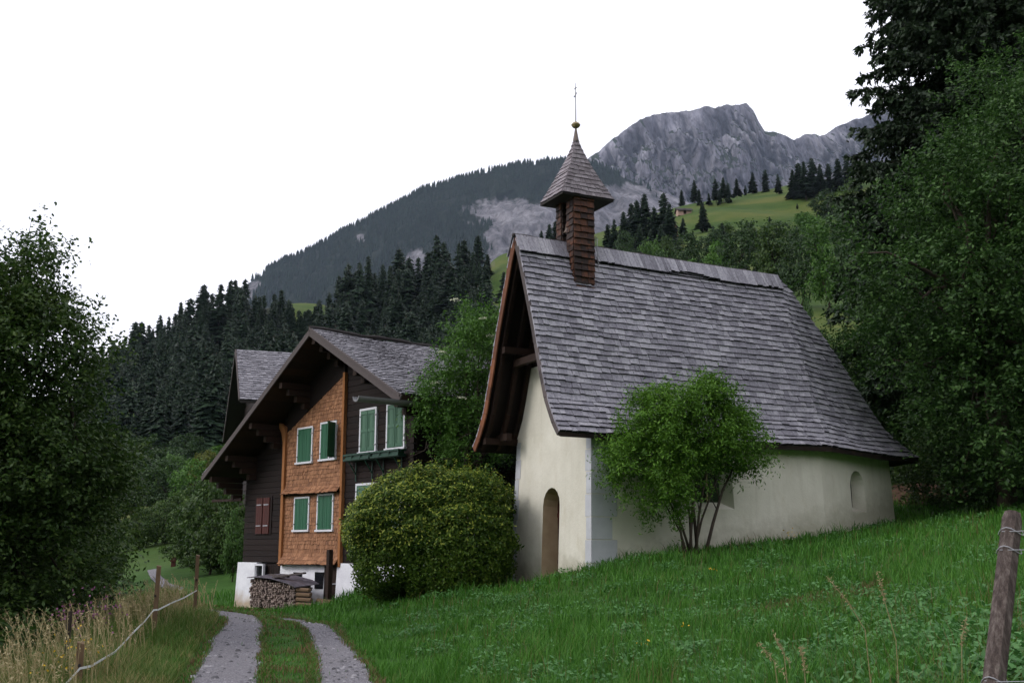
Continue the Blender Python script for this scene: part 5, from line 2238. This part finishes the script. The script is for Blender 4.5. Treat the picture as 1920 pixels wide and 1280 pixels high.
# the many further spruces of the same woods, beyond the individually built ones, as one mass
base_me = [SPR[i] for i in range(3)]
vv = []
for me in base_me:
    co = np.empty(len(me.vertices) * 3, np.float32)
    me.vertices.foreach_get('co', co)
    li = np.empty(len(me.loops), np.int32)
    me.loops.foreach_get('vertex_index', li)
    vv.append((co.reshape(-1, 3), li.reshape(-1, 4)))
cl = Cloud()
c_ = tries = 0
while c_ < 420 and tries < 9000:
    tries += 1
    u_ = rs_.uniform(150, 915)
    Y_ = rs_.uniform(190, 375)
    P = at(u_, 700, Y_)
    g = g1(P[0], P[1])
    h_ = rs_.uniform(11, 18)
    vt = rowv((g + h_ - EYE) / Y_)
    lim = (np.interp(u_, [p[0] for p in skyl], [p[1] for p in skyl]) if u_ < 565 else np.interp(u_, [p[0] for p in skyr], [p[1] for p in skyr])) + 22
    if vt < lim or vt > 850 or (536 < u_ < 592 and vt < 586) or (u_ > 905 and vt < 575):
        continue
    co, q = vv[c_ % 3]
    a = rs_.uniform(0, 6.28)
    c0, s0 = math.cos(a), math.sin(a)
    cw = h_ * rs_.uniform(.9, 1.25)
    X_ = co[:, 0] * cw
    Y2 = co[:, 1] * cw
    cl.add(np.stack([P[0] + X_ * c0 - Y2 * s0, P[1] + X_ * s0 + Y2 * c0, g + co[:, 2] * h_], -1), q)
    c_ += 1
tag(link('spruce_forest', cl.mesh('spruce_forest', [M['needle_far']])), 'dark mass of spruce wood filling the slope behind the farmhouse', 'forest', kind='stuff')

GM, LM = 'spruces along the upper edge of the high meadow', 'dark spruce along the upper edge of the high meadow below the grey cliff'
for (u_, vt, vb) in [(1170, 390, 470), (1185, 372, 470), (1197, 366, 472), (1212, 352, 470), (1228, 380, 474), (1245, 350, 472), (1256, 372, 474), (1140, 415, 480), (1152, 405, 480),
                     (1278, 346, 384), (1303, 332, 384), (1312, 352, 386), (1343, 330, 380), (1357, 328, 380), (1366, 340, 380), (1382, 330, 370), (1398, 345, 366), (1412, 318, 362), (1436, 314, 360), (1460, 322, 364),
                     (1488, 312, 375), (1500, 298, 374), (1512, 294, 376), (1526, 288, 372), (1540, 300, 372), (1556, 300, 366), (1574, 290, 360), (1590, 280, 360), (1605, 285, 360), (1330, 360, 386), (1350, 352, 384), (1030, 415, 478), (1042, 408, 478), (1053, 422, 478), (1015, 428, 480)]:
    P = hit(u_, vb, 150)
    h_ = (vb - vt) / F * P[1]
    if h_ < 2 or P[1] > 560:
        P = at(u_, vb, 430)
        P[2] = g1(P[0], P[1])
        h_ = EYE + sl(vt) * 430 - P[2]
    spruce(P, max(h_, 4), 1.25, LM, GM)
GX, LX = 'spruces in front of the high meadow, above the thicket', 'dark spruce standing before the high meadow, above the broadleaf thicket'
for (u_, vt, vb) in [(1262, 392, 470), (1340, 418, 476), (1355, 412, 478), (1300, 430, 480), (1200, 415, 490), (1222, 425, 492), (1165, 430, 490), (1240, 415, 488), (1180, 440, 492)]:
    P = hit(u_, vb, 100)
    spruce(P, max((vb - vt) / F * P[1], 5), 1.2, LX, GX)
for (u_, vt, vb, lb) in [(1319, 374, 432, 'tall lone spruce standing out in the middle of the high meadow'), (1281, 405, 448, 'smaller lone spruce between the two mountain huts'), (1444, 404, 428, 'tiny lone spruce on the open right part of the high meadow'),
                         (1495, 381, 392, 'tiny young spruce near the right wood at the top of the meadow')]:
    P = hit(u_, vb, 100)
    spruce(P, (vb - vt) / F * P[1], 1.35, lb, None, 0)
for (u_, vt, vb, lb) in [(945, 505, 575, 'spruce tuft on the green slope strip just left of the chapel gable')]:
    P = hit(u_, vb, 100)
    spruce(P, (vb - vt) / F * P[1], 1.5, lb, None, 2)


# ---- mountain huts -----------------------------------------------------
def hut(u_, v_, wm_, dm_, hm_, rz, label, wallm):
    P = hit(u_, v_, 150)
    root = empty('mountain_hut', P, rz, label=label, cat='hut')
    m = MB()
    m.prism([(-dm_ / 2, -.6), (dm_ / 2, -.6), (dm_ / 2, hm_), (0, hm_ + dm_ * .3), (-dm_ / 2, hm_)], (-wm_ / 2, 0, 0), (0, 1, 0), (0, 0, 1), (wm_, 0, 0))
    m.build('wall', wallm, root)
    m = MB()
    for s in (-1, 1):
        m.hexa([(-wm_ / 2 - .5, s * (dm_ / 2 + .6), hm_ - .35), (wm_ / 2 + .5, s * (dm_ / 2 + .6), hm_ - .35), (wm_ / 2 + .5, 0, hm_ + dm_ * .3), (-wm_ / 2 - .5, 0, hm_ + dm_ * .3),
                (-wm_ / 2 - .5, s * (dm_ / 2 + .6), hm_ - .1), (wm_ / 2 + .5, s * (dm_ / 2 + .6), hm_ - .1), (wm_ / 2 + .5, 0, hm_ + dm_ * .3 + .25), (-wm_ / 2 - .5, 0, hm_ + dm_ * .3 + .25)][::1])
    m.build('roof', M['ridge'], root)
    m = MB()
    m.box(-.5, .5, -dm_ / 2 - .05, -dm_ / 2 + .02, 0, 1.9)
    m.build('door', M['darkwood'], root)
    return root


hut(1282, 404, 5.0, 3.5, 1.5, .1, 'little low hut with a pale front high up on the meadow', plain('pale_hut_wall', (.30, .20, .16)))
hut(1262, 440, 2.6, 2.6, 2.4, 1.2, 'small orange brown cabin half hidden among spruces below the meadow', M['orange'])

# ---- distant forest on the mountainside (uncountable) -------------------
rg = np.random.default_rng(77)
nu_, nt2_ = VA.shape[:2]
fl = (PA < 830) & (PA > 290)
ntree = 26000
ii = rg.uniform(0, nu_ - 1.01, ntree)
jj = rg.uniform(0, 221, ntree)
jj[:2600] = rg.uniform(216.5, 219.6, 2600)
i0, j0 = ii.astype(int), jj.astype(int)
Pm = VA[i0, j0] + (ii - i0)[:, None] * (VA[i0 + 1, j0] - VA[i0, j0]) + (jj - j0)[:, None] * (VA[i0, j0 + 1] - VA[i0, j0])
mk = MKA[i0, j0]
keep = (rg.random(ntree) > mk * 1.02) & (PA[i0, j0] < 780)
dens = vnoise(Pm[:, 0] / 60, Pm[:, 1] / 60, 15, 4)
keep &= rg.random(ntree) < np.clip((dens - .28) * 6, .15, 1)
Pm = Pm[keep]
n = len(Pm)
hh = rg.uniform(10, 19, n) * (1 + .25 * (jj[keep] > 214))
ww = hh * rg.uniform(.16, .25, n)
cl = Cloud()
ph = rg.uniform(0, 6.28, n)
kk = 5
for z0, z1, wq in ((.02, .70, 1.0), (.42, 1.0, .62)):
    for s in range(kk):
        a0, a1 = ph + 6.2832 * s / kk, ph + 6.2832 * (s + 1) / kk
        b0 = Pm + np.stack([np.cos(a0) * ww * wq, np.sin(a0) * ww * wq, hh * z0], -1)
        b1 = Pm + np.stack([np.cos(a1) * ww * wq, np.sin(a1) * ww * wq, hh * z0], -1)
        tp = Pm + np.stack([0 * hh, 0 * hh, hh * z1], -1)
        tp2 = tp + np.stack([0 * hh, 0 * hh, -hh * .02], -1)
        cl.add(np.stack([b0, b1, tp, tp2], 1).reshape(-1, 3), np.arange(4 * n).reshape(n, 4))
k = NT('distant_conifers', .9, .1)
k.base(k.ramp(k.math('ADD', k.math('MULTIPLY', k.island(), .5), k.math('MULTIPLY', k.noise(.006, 4), .6)), [(.2, (.005, .011, .008)), (.8, (.015, .027, .017))]))
tag(link('distant_forest', cl.mesh('distant_forest', [k.mat])), 'conifer forest covering the far mountainside', 'forest', kind='stuff')


# ---- grasses -----------------------------------------------------------
def inside_buildings(x, y):
    m = np.zeros(len(x), bool)
    for Fm, poly in ((C, [(-.02, -.02), (6.9, -.02), (10.6, 1.2), (10.6, WC - 1.2), (6.9, WC), (0, WC)]), (H, [(-.1, -3.9), (9, -3.9), (9, 6.3), (-.1, 6.3)])):
        pw = np.array([Fm.w(a, b, 0)[:2] for a, b in poly])
        m |= in_poly(x, y, pw)
    q = np.array([H.w(a, b, 0)[:2] for a, b in ((-1.5, .9), (0, .9), (0, 5.4), (-1.5, 5.4))])
    m |= in_poly(x, y, q)
    return m


def blades(P, h_, w_, rg, bend=.45, mi=0, cl=None):
    n = len(P)
    az = rg.uniform(0, 6.283, n)
    d = np.stack([np.cos(az), np.sin(az), 0 * az], -1)
    s = np.stack([-np.sin(az), np.cos(az), 0 * az], -1)
    b = (bend * rg.uniform(.2, 1.4, n) * h_)[:, None]
    z = np.array([0, 0, 1.])
    h1 = h_[:, None]
    w1 = w_[:, None] * .5
    m_ = P + d * b * .3 + z * h1 * .55
    t = P + d * b + z * h1 * (1 - .25 * bend)
    V = np.stack([P - s * w1, P + s * w1, m_ + s * w1 * .8, m_ - s * w1 * .8, t + s * w1 * .12, t - s * w1 * .12], 1).reshape(-1, 3)
    i = np.arange(n)[:, None] * 6
    Q = np.concatenate([i + np.array([[0, 1, 2, 3]]), i + np.array([[3, 2, 4, 5]])], 0)
    cl.add(V, Q, mi)


def ledge(Y):   # x of the left edge of the left wheel track at distance Y
    A = PATHPOLY[0][0]
    o_ = np.argsort(A[:, 1])
    return np.interp(Y, A[o_, 1], A[o_, 0])


rg = np.random.default_rng(5)
n = 400000
az = np.where(rg.random(n) < .84, rg.uniform(-.50, .56, n), rg.uniform(.56, .95, n))
r = 4.2 * (46 / 4.2) ** (rg.random(n) ** .85)
x, y = r * np.sin(az), r * np.cos(az)
kp = ~inside_buildings(x, y)
op = np.zeros(n, bool)
for A, B in PATHPOLY:
    op |= in_poly(x, y, np.vstack([A, B[::-1]]))
oc = np.zeros(n, bool)
for A, B in PATHPOLY:
    cA = (A + B) / 2
    oc |= in_poly(x, y, np.vstack([cA + (A - cA) * .84, (cA + (B - cA) * .84)[::-1]]))
pn = vnoise(x * 3 + 30, y * 3 + 30, 21, 3)
kp &= ~(oc & (rg.random(n) > .010))
kp &= ~(op & ~oc & (rg.random(n) > np.clip((pn - .42) * 5, 0, .7)))
left = x < ledge(y) - .35
kp &= ~(left & (rg.random(n) < .3))
x, y, r = x[kp], y[kp], r[kp]
P = np.stack([x, y, G(x, y) - .01], -1)
hn = vnoise(x * .8 + 40, y * .8 + 40, 8, 4)
mid = (x > ledge(y) - .2) & (x < ledge(y) + 2.3)
tuft = vnoise(x * 3.3 + 11, y * 3.3 + 11, 31, 3)
h_ = (.05 + .27 * hn) * rg.uniform(.5, 1.5, len(x)) * np.clip(.35 + (tuft - .3) * 2.2, .35, 1.7)
h_ *= np.where(mid, .45, 1.0)
cl = Cloud()
bp0 = hit(1500, 1135)
bq = np.hypot((x - bp0[0]) / 1.5, (y - bp0[1]) / .9) + (tuft - .5) * 1.2
dry = ((bq < 1) & (rg.random(len(x)) < .75)) | (mid & (rg.random(len(x)) < .28 + .5 * (tuft > .58)))
wq_ = np.maximum(.0055, r * .00062) * rg.uniform(.8, 1.4, len(x))
blades(P[~dry], h_[~dry], wq_[~dry], rg, .55, 0, cl)
blades(P[dry], h_[dry] * .8, wq_[dry], rg, .9, 1, cl)
for A, B in PATHPOLY[:2]:
    for e_ in (A, B):
        m_ = 5200
        t = rg.random(m_) * (len(e_) - 1)
        i_ = t.astype(int)
        q = e_[i_] * (1 - (t - i_))[:, None] + e_[np.minimum(i_ + 1, len(e_) - 1)] * (t - i_)[:, None]
        q = q + rg.normal(0, .04, q.shape) - ((A + B)[i_] / 2 - q) * .03
        kf = q[:, 1] > 9
        q = q[kf]
        Pf = np.stack([q[:, 0], q[:, 1], G(q[:, 0], q[:, 1]) + .015], -1)
        hf = rg.uniform(.03, .11, len(q))
        df = rg.random(len(q)) < .5
        blades(Pf[df], hf[df], np.full(df.sum(), .010), rg, .8, 1, cl)
        blades(Pf[~df], hf[~df], np.full((~df).sum(), .010), rg, .7, 0, cl)
# thin flowering stems standing over the turf
n = 2600
ax, ar = rg.uniform(-.1, .5, n), 6 * (27 / 6) ** rg.random(n)
xs_, ys_ = ar * np.sin(ax), ar * np.cos(ax)
ks = ~inside_buildings(xs_, ys_) & (xs_ > ledge(ys_) + 2.9)
xs_, ys_, ar = xs_[ks], ys_[ks], ar[ks]
Ps = np.stack([xs_, ys_, G(xs_, ys_)], -1)
blades(Ps, rg.uniform(.22, .42, len(xs_)), np.maximum(.003, ar * .0003), rg, .5, 1, cl)
tag(link('grass', cl.mesh('grass', [M['grass'], M['grass_dry']])), 'lush green meadow grass on the slope', 'grass', kind='stuff')

# leafy ground cover in patches over the slope
cl = Cloud()
for i in range(340):
    a, rr = rg.uniform(-.12, .52), 6.5 * (30 / 6.5) ** rg.random()
    cx_, cy_ = rr * math.sin(a), rr * math.cos(a)
    if inside_buildings(np.array([cx_]), np.array([cy_]))[0] or cx_ < ledge(cy_) + 3.2:
        continue
    pr = rg.uniform(.10, .42)
    k_ = int(120 * pr / .4) + 14
    th, q = rg.uniform(0, 6.28, k_), rg.random(k_) ** .5 * pr
    xx, yy = cx_ + q * np.cos(th) * 1.5, cy_ + q * np.sin(th)
    P = np.stack([xx, yy, G(xx, yy) + rg.uniform(.07, .20, k_) * (1.15 - q / pr * .6)], -1)
    V, Q = leaf_quads(P, np.tile([0, -.1, .9], (k_, 1)), .070, .034, rg, .2)
    cl.add(V, Q)
tag(link('ground_cover', cl.mesh('ground_cover', [M['grass_weed']])), 'patches of broad leaved weeds in the meadow', 'weeds', kind='stuff')

# tall dry grasses on the verge
cl = Cloud()
n = 66000
y = 8.5 * (34 / 8.5) ** (rg.random(n) ** .8)
x = ledge(np.clip(y, 8, 26.5)) - .15 - rg.random(n) ** 1.2 * (1.6 + 2.4 * np.clip((y - 9) / 8, .3, 1.5))
x = np.where(y > 27, x - (y - 27) * .5, x)
kp = ~inside_buildings(x, y)
x, y = x[kp], y[kp]
dd = np.clip((ledge(np.clip(y, 8, 26.5)) - x) / 1.3, 0, 1)
P = np.stack([x, y, G(x, y) - .01], -1)
h_ = (.14 + .62 * dd * vnoise(x + 60, y + 60, 9, 3)) * rg.uniform(.6, 1.35, len(x))
blades(P, h_, np.maximum(.006, y * .00055), rg, .6, 0, cl)
# seed stalks
n = 1500
y2 = 8.5 * (30 / 8.5) ** rg.random(n)
x2 = ledge(np.clip(y2, 8, 26.5)) - .8 - rg.random(n) * 3.2
P = np.stack([x2, y2, G(x2, y2)], -1)
h2 = rg.uniform(.40, 1.0, n)
lean = np.stack([rg.normal(-.12, .16, n), rg.normal(0, .1, n)], -1)
mid_ = P + np.stack([lean[:, 0] * .3, lean[:, 1] * .3, h2 * .55], -1)
top_ = P + np.stack([lean[:, 0] * h2 * 1.3, lean[:, 1] * h2 * 1.3, h2], -1)
w2 = np.maximum(.0022, y2 * .00022)
s_ = np.array([1., 0, 0])
for a, b, wa in ((P, mid_, 1), (mid_, top_, .9)):
    V = np.stack([a - s_ * w2[:, None] * wa, a + s_ * w2[:, None] * wa, b + s_ * w2[:, None] * wa, b - s_ * w2[:, None] * wa], 1).reshape(-1, 3)
    cl.add(V, np.arange(4 * n).reshape(n, 4), 1)
for q in range(9):
    t = q / 9
    B = top_ * (1 - t) + mid_ * t
    B = top_ + (mid_ - top_) * (t * .42)
    nn = len(B)
    V, Q = leaf_quads(B + rg.normal(0, .006, (nn, 3)), rg.normal(0, 1, (nn, 3)), .045, .014, rg, -1.2)
    cl.add(V, Q, 1)
tag(link('tall_grass', cl.mesh('tall_grass', [M['grass_verge'], M['straw']])), 'tall dry grasses and seed heads along the left verge', 'tall grass', kind='stuff')

# pink and yellow flowers
cl = Cloud()
for (u_, v_, Y_, n, sp, mi) in [(150, 1148, 14.5, 90, .16, 0), (195, 1140, 15, 40, .12, 0), (142, 1215, 13, 30, .15, 1), (110, 1240, 12.5, 24, .2, 1), (1490, 1000, 26, 10, .08, 1), (1475, 1012, 25.5, 8, .06, 1), (1340, 1083, 20, 5, .04, 1), (1205, 1247, 12, 5, .03, 1), (1285, 1190, 13.5, 4, .03, 1)]:
    P0 = at(u_, v_, Y_)
    P0[2] = max(P0[2], g1(P0[0], P0[1]) + .22)
    V, Q = leaf_quads(P0 + rg.normal(0, sp, (n, 3)) * [1, 1, .8], rg.normal(0, 1, (n, 3)), .04, .03, rg)
    cl.add(V, Q, mi)
tag(link('wildflowers', cl.mesh('wildflowers', [M['pinkflower'], M['yellowflower']])), 'scattered pink and yellow wild flowers', 'wild flowers', kind='stuff')

# single dry stalks in the right foreground
def stalk(pts, label, headlen=.35):
    P = [at(*p) for p in pts]
    g = g1(P[-1][0], P[-1][1])
    P[-1][2] = min(g - .02, P[-1][2])
    mb = MB()
    mb.tube(P, [.0016, .0022, .0026, .003][:len(P)], 5)
    V0_ = np.array(mb.v)
    cl = Cloud()
    cl.add(V0_, np.array([f for f in mb.f if len(f) == 4]))
    t = rg.random(70) * headlen
    B = P[0] + (P[1] - P[0]) * (t / max(np.linalg.norm(P[1] - P[0]), .01))[:, None]
    B = B + rg.normal(0, .0035, B.shape)
    V, Q = leaf_quads(B, rg.normal(0, 1, (70, 3)), .020, .006, rg, 0)
    cl.add(V, Q)
    o = link('grass_stalk', cl.mesh('grass_stalk', [M['straw']]))
    tag(o, label, 'grass stalk', 'dry grass stalks in the right foreground')


stalk([(1549, 1079, 6.0), (1590, 1128, 6.0), (1622, 1180, 6.0), (1640, 1330, 6.0)], 'arching dry grass stalk, leftmost of the tall ones below the chapel apse', .22)
stalk([(1645, 1070, 6.1), (1660, 1130, 6.1), (1680, 1200, 6.1), (1688, 1330, 6.1)], 'upright dry grass stalk, middle one of those under the apse', .18)
stalk([(1421, 1203, 5.2), (1452, 1240, 5.2), (1480, 1290, 5.2)], 'dry grass stalk bending left at the bottom edge, the lower one', .2)
stalk([(1450, 1188, 5.2), (1470, 1225, 5.2), (1492, 1290, 5.2)], 'dry grass stalk bending left at the bottom edge, the upper thin one', .16)
stalk([(1812, 1155, 5.6), (1803, 1200, 5.6), (1800, 1300, 5.6)], 'short dry grass head just left of the weathered post', .14)
stalk([(1500, 1210, 5.2), (1508, 1250, 5.2), (1516, 1300, 5.2)], 'short thin dry stalk right of the two bending ones', .12)

# loose stones on and beside the wheel tracks
cl = Cloud()
for A, B in PATHPOLY[:2]:
    n = 600
    t = rg.random(n) * (len(A) - 1)
    i_ = t.astype(int)
    f_ = rg.random(n) ** .8
    f_ = np.where(rg.random(n) < .5, f_, 1 - f_) * 1.06 - .03
    a_ = A[i_] * (1 - (t - i_))[:, None] + A[np.minimum(i_ + 1, len(A) - 1)] * (t - i_)[:, None]
    b_ = B[i_] * (1 - (t - i_))[:, None] + B[np.minimum(i_ + 1, len(A) - 1)] * (t - i_)[:, None]
    q = a_ * (1 - f_)[:, None] + b_ * f_[:, None]
    q = q[q[:, 1] > 11]
    n = len(q)
    P = np.stack([q[:, 0], q[:, 1], G(q[:, 0], q[:, 1]) + .032], -1)
    s = (.008 + .022 * rg.random(n) ** 3)[:, None]
    an = rg.uniform(0, 6.28, n)
    ex = np.stack([np.cos(an), np.sin(an), 0 * an], -1) * s * rg.uniform(.8, 1.6, (n, 1))
    ey = np.stack([-np.sin(an), np.cos(an), 0 * an], -1) * s
    up_ = np.array([0, 0, 1.]) * s * rg.uniform(.6, 1.1, (n, 1))
    c8 = [P - ex - ey, P + ex - ey, P + ex + ey, P - ex + ey, P - ex * .6 - ey * .5 + up_, P + ex * .5 - ey * .6 + up_, P + ex * .6 + ey * .5 + up_, P - ex * .5 + ey * .6 + up_]
    V = np.stack(c8, 1).reshape(-1, 3)
    i8 = np.arange(n)[:, None] * 8
    Q = np.concatenate([i8 + np.array([f]) for f in ((4, 5, 6, 7), (0, 1, 5, 4), (1, 2, 6, 5), (2, 3, 7, 6), (3, 0, 4, 7))], 0)
    cl.add(V, Q)
k = NT('stone', .85, .25)
k.base(k.ramp(k.island(), [(.1, (.07, .068, .075)), (.6, (.16, .155, .17)), (.95, (.30, .29, .31))]))
tag(link('loose_stones', cl.mesh('loose_stones', [k.mat])), 'loose stones scattered on the gravel wheel tracks', 'stones', kind='stuff')

# ---- air ----------------------------------------------------------------
hz_ = MB()
hz_.box(-4300, 4300, -120, 5600, -420, 2100)
k = NT('haze_air')
k.t.nodes.remove(k.b)
pv = k.n('ShaderNodeVolumePrincipled')
pv.inputs['Color'].default_value = (.62, .76, 1.0, 1)
pv.inputs['Density'].default_value = HAZE
pv.inputs['Anisotropy'].default_value = 0.0
k.l(pv.outputs[0], k.t.nodes['Material Output'].inputs['Volume'])
if HAZE > 0:
    o = hz_.build('haze', k.mat)
    tag(o, 'thin blue haze in the air', kind='stuff')
